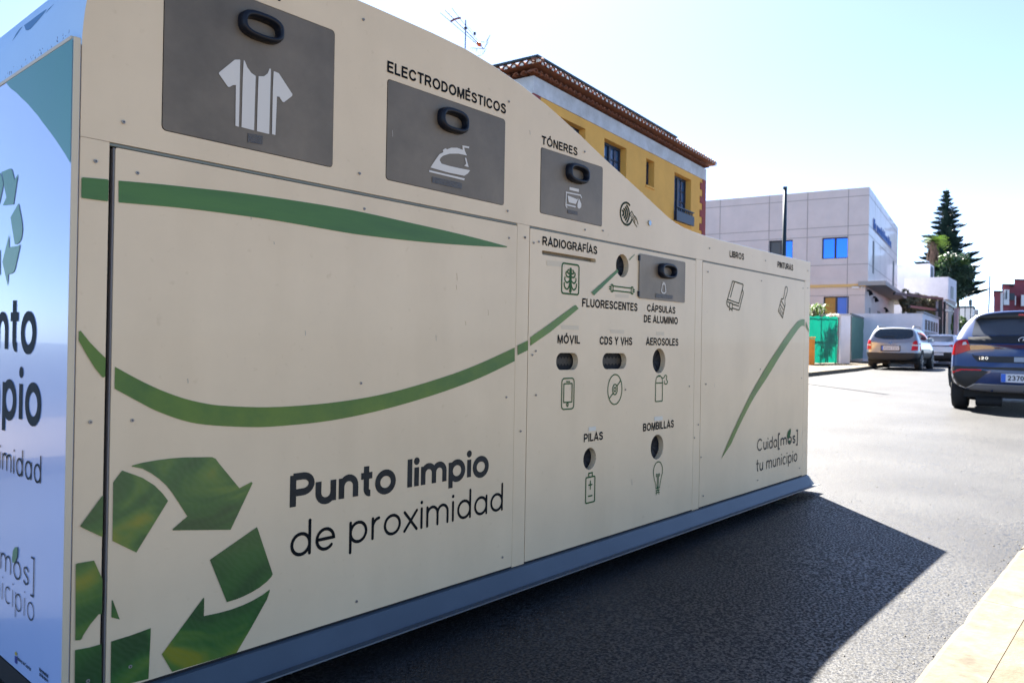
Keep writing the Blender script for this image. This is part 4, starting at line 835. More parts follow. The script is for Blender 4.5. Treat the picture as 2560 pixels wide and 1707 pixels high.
o = empty('pillar_side_face', p, 0, 'dark left side face of the white pillar, its shade painted as grey render', 'wall'); mb.box(0,.35,-.02,.10,0,1.93); mb.build('face', mat('grey render',(.22,.23,.25),.8), o); MB().box(-.02,.37,-.04,.12,1.931,1.97).build('coping', M['joint'], o)  # pillar's dark left side as its own piece, shade put into the grey
a, b = base(2127, 34), base(2184, 41); m_ = a.lerp(b, .53)
M['gate_net'] = mat('faded green gate netting', (.13,.24,.18), .8, noise=.4, scale=6, col2=(.09,.18,.14), stretch=(1,1,6), bump=.5, bscale=12)
for k, (p, q, lb) in enumerate(((a, m_, 'near leaf of the gate, clad in faded green netting'),(m_, b, 'far leaf of the gate, clad in faded green netting'))):
    E_ = empty('gate_leaf', p, 0, lb, 'gate', 'leaves of the green gate'); d = q-p
    zt = (2.585-p.z, 2.585-p.z)
    mb = MB(); sheet(mb, Vector((d.x*.01,d.y*.01,0)), d*.985, .13, zt[0]-.08, .02); mb.build('netting', M['gate_net'], E_, smooth=True)
    mb = MB(); mb.bar((0,.03,.1),(0,.03,zt[0]),.07); mb.bar((d.x*.98,d.y*.98+.03,.1),(d.x*.98,d.y*.98+.03,zt[0]),.07); mb.bar((0,.03,zt[0]),(d.x*.98,d.y*.98+.03,zt[0]-d.z),.09); mb.bar((0,.03,.1),(d.x*.98,d.y*.98+.03,.1),.05); mb.bar((0,.03,1.2),(d.x*.98,d.y*.98+.03,1.2),.04); mb.build('frame', mat('gate frame',(.12,.13,.12),.6), E_)
# orange post
p = base(2010, 30.2); OP = empty('orange_bollard', p, R(8), 'short orange post by the kerb in front of the green netting', 'bollard')
hb_ = at(2030,842,30.2).z-p.z
M['orange_p'] = mat('orange paint', (.62,.24,.01), .5, noise=.3, scale=5)
MB().box(0,.22,0,.42,0,hb_-.05).build('body', M['orange_p'], OP, bevel=.02); q = base(2036,30.2)-p
OP.rotation_euler.z = math.atan2(q.y,q.x); OP.scale = (1,1,1)
MB().box(.0,.42,-.02,.15,0,hb_-.08).build('panel', M['orange_p'], OP, bevel=.02); MB().box(-.02,.44,-.04,.44,hb_-.0495,hb_).build('cap', M['orange_p'], OP, bevel=.015)
# dark lamp post near the far kerb
p = at(1956, 900, 20); p.z = gz(p.x)+.12; LP = empty('lamp_post', p, 0, 'tall dark steel post rising behind the right end of the container', 'post')
zt = at(1956,467,20).z-p.z; mb = MB(); mb.tube([(0,0,.3),(0,0,zt-.06)], [.056,.050], 14); mb.build('pole', M['metal_dark'], LP, smooth=True)
mb = MB(); mb.tube([(0,0,0),(0,0,.3)], .085, 14); mb.build('base', M['metal_dark'], LP); mb = MB(); mb.tube([(0,0,zt-.06),(0,0,zt)], .054, 14); mb.tube([(.05,0,zt-.03),(.10,0,zt-.02),(.11,0,zt-.08)], .006, 6); mb.build('cap', M['metal_dark'], LP)
# pergola of dark steel
def pg(u, v, t): return at(u, v, t)
p = base(2350, 44); PG = empty('steel_pergola', p, 0, 'dark steel pergola frame beyond the garden wall', 'pergola'); gP = lambda q: q-p
z1 = at(2356,748,44).z
def post(u, t, w=.12, top=None):
    b_ = base(u, t)-p; mb = MB(); mb.bar((b_.x,b_.y,0),(b_.x,b_.y,(top or z1)-p.z),w); return mb.build('post', M['metal_dark'], PG)
post(2350,44,.22); post(2359,46,.17); post(2387,53,.26); post(2392,56,.2)
for (u0,v0,t0),(u1,v1,t1) in (((2235,734,41),(2356,747,44)),((2273,766,41),(2342,775,44)),((2350,747,44),(2392,773,56)),((2360,775,44),(2388,779,53))):
    mb = MB(); mb.bar(gP(pg(u0,v0,t0)),gP(pg(u1,v1,t1)),.13); mb.build('beam', M['metal_dark'], PG)
for u, t in ((2344,45),(2389,50)):
    b_ = base(u, t); o = empty('grey_post', b_, 0, {2344:'pale grey post left of the dark pergola posts',2389:'pale grey post among the far pergola posts'}[u], 'post')
    zt = at(u,770 if u > 2380 else 752,t).z-b_.z; MB().box(-.11,.11,-.11,.11,0,zt-.05).build('shaft', mat('pale post',(.42,.44,.5),.8), o); MB().box(-.13,.13,-.13,.13,zt-.049,zt).build('cap', M['joint'], o)
# --- far white houses
def block(E_, P, ang, w_left, dep, ztop, mt, z0=0, name='wall'):
    """corner P is the near right corner; the front face runs left for w_left, the side runs away for dep"""
    mb = MB(); a = R(ang); c, s = math.cos(a), math.sin(a); loc = E_.location
    def T(x, y, z): return (P.x-loc.x+c*x-s*y, P.y-loc.y+s*x+c*y, z-loc.z)
    vs = [T(x,y,z) for z in (z0,ztop) for x, y in ((0,0),(dep,0),(dep,w_left),(0,w_left))]
    mb.add(vs, [(3,2,1,0),(4,5,6,7),(0,1,5,4),(1,2,6,5),(2,3,7,6),(3,0,4,7)]); ob = mb.build(name, mt, E_); return ob, T
P = at(2325,659,60); E1 = empty('white_house', (P.x,P.y,gz(P.x)), 0, 'plain white stepped house in front of the dark trees', 'house')
b1, T1 = block(E1, P, 6, 4.5, 2.6, P.z, M['white'], gz(P.x))
Q = at(2371,692,56); b2, T2 = block(E1, Q, 4, 2.9, 4.2, Q.z, M['white'], at(2371,748,56).z, 'upper_room')
def onside(T_, x0, x1, z0, z1, nm, mt):
    mb = MB(); vs = [T_(x,-.02,z) for x, z in ((x0,z0),(x1,z0),(x1,z1),(x0,z1))]+[T_(x,.03,z) for x, z in ((x0,z0),(x1,z0),(x1,z1),(x0,z1))]
    mb.add(vs, [(0,1,2,3),(7,6,5,4),(0,4,5,1),(1,5,6,2),(2,6,7,3),(3,7,4,0)]); return mb.build(nm, mt, E1)
onside(T2,1.2,2.6,Q.z-1.5,Q.z-.6,'window',M['frame']); onside(T1,.4,1.9,P.z-1.0,P.z-.15,'window',M['frame'])
S_ = at(2371,750,56.3); block(E1, S_, 4, 2.7, 4.0, at(2371,747,56).z, mat('shaded render',(.4,.38,.36),.9), gz(Q.x), 'lower_wall')  # darker copy of the white render, shade put into its colour
# --- red house on the right
P = at(2502,727,41); E2 = empty('red_house', (P.x,P.y,gz(P.x)), 0, 'dark red stepped house with white bands beyond the blue hatchback', 'house')
M['redwall'] = mat('dark red render', (.28,.065,.085), .85, noise=.3, scale=2)
def rb(u0, u1, v0, v1, t, mt, dep=4, nm='wall'):
    t *= .82
    a_ = at(u0, v0, t); b_ = at(u1, v0, t); c_ = at((u0+u1)/2, v1, t); l = E2.location; d = (b_-a_); d.z = 0; f = Vector((a_.x-CAM.x, a_.y-CAM.y, 0)).normalized()*dep
    vs = [Vector((q.x,q.y,z))-l for z in (c_.z,a_.z) for q in (a_,b_,b_+f,a_+f)]
    mb = MB(); mb.add(vs, [(3,2,1,0),(4,5,6,7),(0,1,5,4),(1,2,6,5),(2,3,7,6),(3,0,4,7)]); return mb.build(nm, mt, E2)
M['redtrim'] = mat('slate trim', (.05,.07,.09), .7); M['wl'] = mat('bright white wall', (.8,.78,.78), .8)
rb(2485,2501.5,729,800,50,M['redwall']); rb(2484,2507,726.5,729,49.8,M['redtrim'],4.4,'eave'); rb(2501.5,2508,729,800,50.3,M['wl'])
rb(2507,2524,712,800,52,M['redwall']); rb(2505,2536,709.5,712,51.8,M['redtrim'],4.4,'eave'); rb(2509.5,2523.5,724,762,51.6,M['wl'],.3,'white_panel'); rb(2515.5,2518,726,748,51.5,M['redtrim'],.08,'slit_window')
rb(2524,2537,712,800,53,M['redwall']); rb(2537,2600,700,800,54,M['redwall'],6); rb(2536,2602,697.5,700,53.8,M['redtrim'],6.4,'eave'); rb(2537.5,2540,740,763,53.5,M['wl'],.2,'white_band'); rb(2553,2600,737,765,53.4,M['wl'],.3,'white_panel')
rb(2524.5,2537,733,750,52.8,M['redtrim'],.15,'window')
# --- far lamp pole, far posts, grey house
for (u0,v0,u1,v1,t,lb) in ((2474.8,690,2469.7,772,45,'tall thin street pole against the bright sky'),(2413,748,2413,772,62,'thin distant pole under the round tree'),(2427,742,2426,775,64,'thin distant pole with a small box')):
    b_ = at(u1,v1,t); g0 = gz(b_.x); o = empty('street_pole', (b_.x,b_.y,g0), 0, lb, 'pole'); T0 = at(u0,v0,t)
    mb = MB(); mb.tube([(0,0,0),(T0.x-b_.x,T0.y-b_.y,T0.z-g0)], [.05,.03], 8); mb.build('pole', M['metal_dark'], o)
    if u0 == 2427: MB().box(-.15,.15,-.1,.1,at(2427,757,t).z-g0-.25,at(2427,757,t).z-g0+.25).build('box', M['metal_dark'], o)
P = at(2448,790,85); E3 = empty('grey_roofed_house', (P.x,P.y,gz(P.x)), R(8), 'distant low house with a grey sloping roof and chimney', 'house')
zt = at(2408,765,85).z-gz(P.x); zm = at(2445,785,85).z-gz(P.x)
MB().box(0,8,0,3.2,0,zm-.3).build('wall', mat('pale plaster',(.55,.5,.42),.9,noise=.4,scale=1), E3)  # pale warm plaster with a mottled tone
mb = MB(); mb.add([(-.3,-.3,zm-.3),(8.3,-.3,zm-.3),(8.3,3.5,zt),(-.3,3.5,zt),(-.3,-.3,zm-.45),(8.3,-.3,zm-.45),(8.3,3.5,zt-.9),(-.3,3.5,zt-.9)], [(0,1,2,3),(7,6,5,4),(0,4,5,1),(1,5,6,2),(2,6,7,3),(3,7,4,0)]); mb.build('roof', mat('grey roof',(.20,.21,.23),.8,noise=.4,scale=2), E3)
MB().box(1,1.5,.1,.5,zm-.3,zm+.55).build('chimney', M['joint'], E3)
P = at(2400,800,70); E4 = empty('white_outbuilding', (P.x,P.y,gz(P.x)), R(8), 'small bright white outbuilding seen through the pergola', 'building')
MB().box(0,3,-1.0,2.0,0,at(2400,770,70).z-gz(P.x)).build('wall', M['wl'], E4); MB().box(-.1,3.1,-1.1,2.1,at(2400,770,70).z-gz(P.x)+.001,at(2400,769,70).z-gz(P.x)+.12).build('roof', M['redtrim'], E4)
# distant rising ground closing the street
mb = MB(); M['hill'] = mat('dry distant hill', (.30,.27,.2), .95, noise=.5, scale=.05)
c0 = Vector((math.cos(R(6)), math.sin(R(6)))); pts = []
for i in range(15):
    a = R(-16+i*3.2); r_ = 320; pts.append((CAM.x+r_*math.cos(a), CAM.y+r_*math.sin(a), 6+5*math.sin(i*.9)+3*math.sin(i*2.3)))
mb.add([(x,y,gz(x)-2) for x,y,z in pts]+[(x,y,gz(x)+max(z*.35,1)) for x,y,z in pts]+[(x*1.5,y*1.5,gz(x)-4) for x,y,z in pts], [(i,i+1,15+i+1,15+i) for i in range(14)]+[(15+i,16+i,31+i,30+i) for i in range(14)])
tag(mb.build('distant_hill', M['hill']), kind='structure')
# ------------------------------------------------------------------ vegetation
M['f_dark'] = mat('dark evergreen leaves', (.022,.055,.03), .55, noise=.7, scale=.9, col2=(.012,.035,.025))
M['f_mid'] = mat('green leaves', (.07,.13,.025), .55, noise=.7, scale=1.2, col2=(.03,.07,.02))
M['f_bright'] = mat('bright leaves', (.12,.20,.03), .5, noise=.6, scale=1.5, col2=(.05,.11,.02))
M['f_dry'] = mat('dry olive scrub', (.22,.20,.11), .8, noise=.7, scale=1.5, col2=(.09,.10,.06))
M['f_pine'] = mat('blue green pine needles', (.02,.055,.045), .6, noise=.5, scale=.7, col2=(.012,.035,.035))
M['bark'] = mat('bark', (.11,.085,.06), .9, noise=.5, scale=6)
for k in ('f_mid','f_bright','f_dark'):
    t_ = M[k].node_tree; p_ = t_.nodes['Principled BSDF']; tl = t_.nodes.new('ShaderNodeBsdfTranslucent'); src = p_.inputs['Base Color'].links[0].from_socket
    t_.links.new(src, tl.inputs[0]); mx = t_.nodes.new('ShaderNodeMixShader'); mx.inputs[0].default_value = .3; t_.links.new(p_.outputs[0], mx.inputs[1]); t_.links.new(tl.outputs[0], mx.inputs[2]); t_.links.new(mx.outputs[0], t_.nodes['Material Output'].inputs[0])
def leaf(mb, c, s, long=1.6):
    a = Vector((random.gauss(0,1),random.gauss(0,1),random.gauss(0,1))).normalized(); b = a.cross(Vector((random.gauss(0,1),random.gauss(0,1),random.gauss(0,1)))).normalized()
    a *= s*long*.5; b *= s*.5; mb.add([c-a, c+b, c+a, c-b], [(0,1,2,3)])
def cloud(mb, c, rx, ry, rz, n, s, clumps=14):
    cs = []
    for i in range(clumps):
        d = Vector((random.gauss(0,1),random.gauss(0,1),random.gauss(0,1))).normalized()*random.uniform(.35,.86); cs.append((Vector((d.x*rx,d.y*ry,d.z*rz)), random.uniform(.24,.42)))
    for i in range(n):
        q, k = random.choice(cs); d = Vector((random.gauss(0,1),random.gauss(0,1),random.gauss(0,1))).normalized()*random.uniform(.65,1.05)
        leaf(mb, Vector(c)+q+Vector((d.x*rx*k,d.y*ry*k,d.z*rz*k)), s*random.uniform(.6,1.3))
random.seed(21)
# round tree
P = at(2399,770,68); g0 = gz(P.x); TR = empty('round_tree', (P.x,P.y,g0), 0, 'dense dark round crowned tree in front of the tall pine', 'tree')
cz = at(2390,696,68).z-g0; c = at(2388,696,68)-Vector((P.x,P.y,g0))
mb = MB(); cloud(mb, c, 1.75, 1.95, 2.15, 9000, .15, 34); mb.build('crown', M['f_dark'], TR, recalc=False)
mb = MB(); cloud(mb, c+Vector((-.3,.2,1.4)), 1.2, 1.4, .8, 1500, .15, 14); mb.build('sunlit_foliage', M['f_mid'], TR, recalc=False)  # lighter leaf colour paints sunlight onto the top of the crown
mb = MB(); mb.tube([(0,0,0),(0,0,1.8),(c.x*.5,c.y*.5,cz-1.0),(c.x,c.y,cz)], [.16,.13,.12,.06], 8)
for k in range(6): a = k*1.05; mb.tube([(c.x*.5,c.y*.5,cz-1.4),(c.x+.9*math.cos(a),c.y+.9*math.sin(a),cz+.2)], [.07,.03], 6)
mb.build('trunk', M['bark'], TR)
# Norfolk pine
P = at(2362,800,75); g0 = gz(P.x); NP = empty('norfolk_pine', (P.x,P.y,g0), 0, 'tall tapering pine with tiered upswept branches above the white house', 'tree')
ztop = at(2362,470,75).z-g0
mb = MB(); mb.tube([(0,0,0),(0,0,ztop*.5),(0,0,ztop*.85),(0,0,ztop)], [.28,.17,.06,.012], 8); mb.build('trunk', M['bark'], NP)
mb = MB(); z = ztop-.62; k = 0
while z > ztop*.30:
    f = (ztop-z)/ztop; rad = min(3.7, .22+5.2*f**1.0); sc_ = .42+.9*min(1, f*2.2) ; nb = 5 if f < .2 else 7; off = random.random()*6
    for j in range(nb):
        a = off+2*math.pi*j/nb+random.uniform(-.35,.35); rl = rad*random.uniform(.55,1.15)
        up = .30 if f > .12 else .45
        n_ = int(60+rl*170)
        for q in range(n_):
            t = (q+random.random())/n_; 
            wd = .24*math.sin(math.pi*min(1,.12+t*.9))*(.55+.45*min(1, rl/2)); rr_ = rl*t
            zz2 = z-.10*rl*math.sin(t*2.2)*.6+up*rl*t
            ctr = Vector((rr_*math.cos(a), rr_*math.sin(a), zz2))+Vector((-math.sin(a),math.cos(a),0))*random.uniform(-wd,wd)+Vector((0,0,random.uniform(-.08,.32)*(.7+rl*.30)*math.sin(math.pi*min(1,.15+t*.9))))
            d = Vector((math.cos(a),math.sin(a),.9)).normalized()*.27*sc_; s_ = Vector((-math.sin(a),math.cos(a),random.uniform(-.6,.6))).normalized()*.075*sc_
            mb.add([ctr-d*.4, ctr+s_, ctr+d, ctr-s_], [(0,1,2,3)])
    z -= (.40+.40*f)*random.uniform(.85,1.1); k += 1
mb.build('crown', M['f_pine'], NP, recalc=False)
# palm with dead skirt
P = at(2329,800,64); g0 = gz(P.x); PM = empty('palm_tree', (P.x,P.y,g0), 0, 'yellow green palm with a brown skirt of dead fronds', 'palm')
zc_ = at(2329,602,64).z-g0; zs = at(2331,648,64).z-g0
mb = MB(); mb.tube([(0,0,0),(0,0,zc_)], [.2,.16], 8); mb.build('trunk', M['bark'], PM)
mb = MB()
for j in range(70):
    a = j*2.4; el = random.uniform(-.5,1.2); Lf = random.uniform(1.0,1.5)
    for q in range(9):
        t = q/8; r_ = Lf*t*math.cos(el*.6); z_ = zc_+Lf*(t*math.sin(el)*.8-.45*t*t); c_ = Vector((r_*math.cos(a), r_*math.sin(a), z_))
        s_ = Vector((-math.sin(a),math.cos(a),-.4))*.16*(1-t*.7); d = Vector((math.cos(a),math.sin(a),0))*.07; mb.add([c_-d, c_+s_, c_+d, c_-s_], [(0,1,2,3)])
mb.build('fronds', M['f_bright'], PM, recalc=False)
mb = MB()
for j in range(260):
    a = random.uniform(0,6.28); r_ = random.uniform(.2,.46); z_ = random.uniform(zs,zc_-.1); c_ = Vector((r_*math.cos(a),r_*math.sin(a),z_)); s_ = Vector((-math.sin(a),math.cos(a),0))*.07
    mb.add([c_-s_, c_+s_, c_+s_*.3+Vector((0,0,-.4)), c_-s_*.3+Vector((0,0,-.4))], [(0,1,2,3)])
mb.build('dead_skirt', mat('dead fronds',(.12,.075,.055),.9,noise=.5,scale=3), PM, recalc=False)
def shrub(name, u, v0, v1, t, w, n, s, m_, label, cat='shrub', depth=None, stemn=3, group=None):
    P = at(u, 900, t); g0 = gz(P.x)+.1; o = empty(name, (P.x,P.y,g0), 0, label, cat, group); zt, zb = at(u,v0,t).z-g0, max(.1, at(u,v1,t).z-g0)
    mb = MB(); cloud(mb, (0,0,(zt+zb)/2), depth or w/2, w/2, (zt-zb)/2*1.02, n, s, 18); mb.build('foliage', M[m_], o, recalc=False)
    mb = MB()
    for k in range(stemn): a = random.uniform(0,6.28); mb.tube([(0,0,0),(w*.25*math.cos(a),w*.25*math.sin(a),(zt+zb)/2)], [.05,.02], 5)
    mb.build('stem', M['bark'], o); return o
shrub('scrub_bush',2272,716,792,50,1.5,2600,.11,'f_dry','olive brown scrub against the blue white house wall',depth=.8)
shrub('scrub_bush',2305,728,792,51,1.7,2600,.11,'f_dry','broad olive scrub behind the pergola beam',depth=.8)
shrub('scrub_bush',2334,742,792,52,1.0,1500,.11,'f_dry','narrow olive scrub below the white upper room',depth=.6)
shrub('leafy_bush',2366,785,850,58,1.3,1500,.13,'f_bright','bright leafy bush behind the dark pergola posts',depth=.7)
shrub('leafy_bush',2340,780,850,55,.8,900,.13,'f_bright','small bright bush left of the pergola posts',depth=.5)
shrub('leafy_bush',2402,790,850,62,1.0,1000,.12,'f_mid','mid green bush right of the pergola',depth=.6)
shrub('dry_bush',2432,788,850,66,1.7,1500,.13,'f_dry','sunlit dry bush on the bank below the grey roofed house',depth=.8)
# leafy plant behind the netting: long arching leaves
P = base(2033, 33.6); LPn = empty('strap_leaf_plant', P, 0, 'arching strap leaved plant above the green netting', 'plant'); zt = at(2033,742,33.6).z-P.z
mb = MB()
for j in range(150):
    a = random.uniform(0,6.28); Lf = random.uniform(.35,.8); z0 = random.uniform(zt-1.0,zt-.45); x0_, y0_ = random.uniform(-.2,.3), random.uniform(-.45,.35); prev = None
    for q in range(6):
        t = q/5; c_ = Vector((x0_+Lf*.75*t*math.cos(a), y0_+Lf*.75*t*math.sin(a), z0+Lf*(.9*t-.8*t*t))); s_ = Vector((-math.sin(a),math.cos(a),0))*.03*(1-t*.85)
        if prev: mb.add([prev[0],prev[1],c_+s_,c_-s_], [(0,1,2,3)])
        prev = (c_-s_, c_+s_)
mb.build('leaves', M['f_bright'], LPn, recalc=False)
mb = MB(); mb.tube([(0,0,0),(0,0,zt-.6)], .04, 6); mb.tube([(.1,.2,0),(.1,.25,zt-.8)], .03, 6); mb.build('stem', M['bark'], LPn)
P = base(2080, 33.8); FP = empty('flowering_hedge', P, 0, 'pale flowering plant along the top of the green netting', 'plant')
mb = MB(); zt = at(2080,786,33.8).z-P.z; cloud(mb, (0,0,zt-.2), .25,.35,.22, 500, .07, 10); mb.build('leaves', M['f_mid'], FP, recalc=False)
mb = MB(); cloud(mb, (0,0,zt-.08), .25,.38,.16, 160, .07, 10); mb.build('flowers', mat('pale petals',(.75,.68,.6),.7), FP, recalc=False); mb = MB(); mb.tube([(0,0,0),(0,0,zt-.3)],.03,5); mb.build('stem', M['bark'], FP)
# ------------------------------------------------------------------ vehicles
def zone(name, colA, colB, z, rough=.3, metal=.0, roughB=.6, coat=.6):
    m = mat(name, colA, rough, metal=metal, coat=coat); t = m.node_tree; b = t.nodes['Principled BSDF']
    tc = t.nodes.new('ShaderNodeTexCoord'); s = t.nodes.new('ShaderNodeSeparateXYZ'); t.links.new(tc.outputs['Object'], s.inputs[0])
    g_ = t.nodes.new('ShaderNodeMath'); g_.operation = 'GREATER_THAN'; g_.inputs[1].default_value = z; t.links.new(s.outputs['Z'], g_.inputs[0])
    mx = t.nodes.new('ShaderNodeMixRGB'); t.links.new(g_.outputs[0], mx.inputs[0]); mx.inputs[1].default_value = (*colB,1); mx.inputs[2].default_value = (*colA,1); t.links.new(mx.outputs[0], b.inputs['Base Color'])
    for nm, a, bb in (('Roughness', rough, roughB), ('Metallic', metal, 0), ('Coat Weight', coat, 0)):
        mr = t.nodes.new('ShaderNodeMapRange'); mr.inputs['To Min'].default_value = bb; mr.inputs['To Max'].default_value = a; t.links.new(g_.outputs[0], mr.inputs[0]); t.links.new(mr.outputs[0], b.inputs[nm])
    return m
M['tyre'] = mat('tyre rubber', (.012,.012,.013), .8, bump=.3, bscale=30); M['alloy'] = mat('alloy rim', (.35,.35,.36), .3, metal=.8)
M['plastic'] = mat('black bumper plastic', (.012,.013,.015), .5); M['under'] = mat('underbody', (.01,.01,.01), .8)
M['lamp_red'] = mat('red tail lamp', (.50,.002,.006), .25, spec=.3, coat=.25); M['lamp_dark'] = mat('smoked red light bar', (.06,.004,.012), .1, coat=1); M['lamp_clear'] = mat('clear lamp', (.55,.52,.50), .15, coat=1)
M['carglass'] = mat('dark car glass', (.008,.014,.02), .04, spec=1, coat=.5); M['plate'] = mat('white number plate', (.62,.63,.68), .35); M['plate_blue'] = mat('blue plate band', (.01,.12,.6), .4)
M['chrome'] = mat('chrome', (.6,.6,.62), .12, metal=1)
def lerp_tab(tab, z):
    if z <= tab[0][0]: return tab[0][1]
    for (a, b), (c, d) in zip(tab, tab[1:]):
        if z <= c: return b+(d-b)*(z-a)/(c-a)
    return tab[-1][1]
class Car:
    def __init__(s, loc, heading, name, label, cat, w, hgt, Ln, belt, zb, rear, paint, roofw=.78, hood=None, nose=None, wr=.33, wx=(.72, 3.3)):
        s.root = empty(name, loc, heading, label, cat); s.w = w
        hood = hood or belt-.02
        st = [(0.0,.93,hgt),(.14,.985,hgt),(.6,1,hgt),(1.4,1,hgt+.015),(Ln*.52,1,hgt),(Ln*.60,1,hgt-.08),(Ln*.74,1,hood+.05),(Ln*.86,.985,hood-.02),(Ln*.96,.93,hood-.14),(Ln,.80,hood-.30)]
        rings = []
        for i, (x, ws, top) in enumerate(st):
            hw = w*ws; cab = max(0, min(1, (top-belt)/(hgt-belt)))
            rt = roofw*w*(1 if i else .97)
            tw = rt*cab+hw*.80*(1-cab)
            bz = min(belt, top-.10)
            pr = [(0,zb),(.70*hw,zb),(.95*hw,zb+.08),(hw,zb+.25),(hw*1.0,(zb+bz)/2+.12),(hw*.975,bz-.03),(hw*.94 if cab > .2 else hw*.92,bz+.02*cab),((hw*.94+tw)/2*1.015,(bz+top)/2),(tw*1.0,top-.09*cab-.02),(tw*.86,top-.02),(0,top+.015)]
            k = max(0, 1-x/1.5)
            ring = [(x+lerp_tab(rear, z)*k, y, z) for y, z in pr]
            full = ring+[(a,-b,c) for a,b,c in ring[-2:0:-1]]
            rings.append(full)
        n = len(rings[0]); vs = []; r0 = rings[0]; zm = (zb+hgt)/2
        caps = []
        for f, bul in ((.15,.05),(.55,.045),(.88,.022)):
            caps.append([(lerp_tab(rear, zm+(c-zm)*f)-bul, b*f, zm+(c-zm)*f) for a,b,c in r0])
        allr = caps+rings; rN = rings[-1]
        allr += [[(a+.05, b*.6, zb+.2+(c-zb-.2)*.6) for a,b,c in rN]]
        for r_ in allr: vs += r_
        m = len(allr); fs = [(i*n+j,i*n+(j+1)%n,(i+1)*n+(j+1)%n,(i+1)*n+j) for i in range(m-1) for j in range(n)]+[tuple(range(n))[::-1], tuple((m-1)*n+j for j in range(n))]
        me = bpy.data.meshes.new('tmp'); me.from_pydata(vs, [], fs); ob = bpy.data.objects.new('body', me); COL.objects.link(ob)
        sb = ob.modifiers.new('s','SUBSURF'); sb.levels = 2; sb.render_levels = 2; bpy.context.view_layer.update()
        me2 = bpy.data.meshes.new_from_object(ob.evaluated_get(bpy.context.evaluated_depsgraph_get())); ob.modifiers.clear(); ob.data = me2; me2.name = 'body'
        bm = bmesh.new(); bm.from_mesh(me2); bmesh.ops.recalc_face_normals(bm, faces=bm.faces); bm.to_mesh(me2); s.bvh = BVHTree.FromBMesh(bm); bm.free()
        for p in me2.polygons: p.use_smooth = True
        me2.materials.append(paint); ob.parent = s.root; s.body = ob
        for x in wx:
            for sd in (-1, 1): s.wheel(x, sd*(w-.125), wr, sd)
            for sd in (-1, 1):
                lp = [(x+(wr+.065)*math.cos(t*math.pi/12), (wr+.065)*math.sin(t*math.pi/12)+wr) for t in range(24)]
                lp = [(a, max(b, zb+.01)) for a, b in lp]
                s.decal([lp], 'side', sd, .008, M['under'], 'wheel_arch')
    def wheel(s, x, y, r, sd):
        mb = MB(); prof_ = [(-.105,r*.62),(-.11,r*.9),(-.085,r*.985),(-.03,r),(.03,r),(.085,r*.985),(.11,r*.9),(.105,r*.62)]; n = 28; vs = []
        for (yy, rr_) in prof_: vs += [(x+rr_*math.cos(2*math.pi*k/n), y+yy, r+rr_*math.sin(2*math.pi*k/n)) for k in range(n)]
        m = len(prof_); mb.add(vs, [(i*n+k,i*n+(k+1)%n,(i+1)*n+(k+1)%n,(i+1)*n+k) for i in range(m-1) for k in range(n)]+[tuple(range(n)), tuple((m-1)*n+k for k in range(n))])
        w = mb.build('wheel', M['tyre'], s.root, smooth=True)
        mb = MB(); yo = y+sd*.108
        for k in range(5):
            a = 2*math.pi*k/5; mb.bar((x,yo,r),(x+r*.6*math.cos(a),yo,r+r*.6*math.sin(a)),.05,.02)
        c = [(x+r*.63*math.cos(2*math.pi*k/24), yo-sd*.001, r+r*.63*math.sin(2*math.pi*k/24)) for k in range(25)]; mb.tube(c, .015, 6, caps=False)
        mb.build('rim', M['alloy'], w)
    def decal(s, polys, ax, sd, off, mt, name, parent=None, cuts=5):
        bm = bmesh.new()
        for o in polys:
            tr = tessellate_polygon([[Vector((p[0],p[1],0)) for p in o]]); bv = [bm.verts.new((p[0],p[1],0)) for p in o]
            for t in tr:
                try: bm.faces.new([bv[i] for i in t])
                except ValueError: pass
        for _ in range(8):
            lg = [e for e in bm.edges if e.calc_length() > .055]
            if not lg: break
            bmesh.ops.subdivide_edges(bm, edges=lg, cuts=1); bmesh.ops.triangulate(bm, faces=[f for f in bm.faces if len(f.verts) > 3])
        for v in bm.verts:
            if ax == 'rear':
                o = Vector((-3, -v.co.x, v.co.y)); d = Vector((1,0,0)); h_ = s.bvh.ray_cast(o, d); v.co = (h_[0] if h_[0] else Vector((.4,o.y,o.z)))-d*off
            else:
                o = Vector((v.co.x, sd*4, v.co.y)); d = Vector((0,-sd,0)); h_ = s.bvh.ray_cast(o, d); v.co = (h_[0] if h_[0] else Vector((o.x, sd*s.w*.9, o.z)))-d*off
        me = bpy.data.meshes.new(name); bmesh.ops.recalc_face_normals(bm, faces=bm.faces); bm.to_mesh(me); bm.free(); me.materials.append(mt)
        for p in me.polygons: p.use_smooth = True
        ob = bpy.data.objects.new(name, me); COL.objects.link(ob); ob.parent = parent or s.root; return ob
    def rearwords(s, txt, y0, y1, z0, H, sw, x, mt, name='lettering', font=None, parent=None):
        T_ = lambda a, z, d: (x+d*1.0, -a, z); mb = MB(); write(mb, txt, y0, y1, z0, H, sw, T_, .002, font or DG, .14); return mb.build(name, mt, parent or s.root)
# silver estate SUV ------------------------------------------------
fx = lambda cx, cy: ((cx-1005)/691, (1385-cy)/691)
def mir(p): return [(-a, b) for a, b in p][::-1]
gl = ground(2164+ (1292-2164)*0, 924)
hd = R(4.5); gc = ground(2228, 924.5)
M['silver'] = zone('silver paint over grey cladding', (.27,.30,.35), (.014,.015,.018), .655, .30, .5)
su = Car((gc.x, gc.y, gz(gc.x)), hd, 'silver_suv', 'silver four wheel drive with dark lower bumper and roof rails, parked at the far kerb', 'car', .93, 1.62, 4.3, 1.10, .34, [(.3,.02),(.6,0),(.68,.06),(1.0,.08),(1.12,.12),(1.62,.45)], M['silver'], .76, 1.05, wr=.36, wx=(.78,3.4))
wp = [fx(*p) for p in ((545,485),(575,420),(610,360),(660,312),(1020,297),(1440,312),(1470,390),(1484,480),(1470,520),(1400,560),(1200,580),(1000,585),(800,578),(650,558),(570,520))]
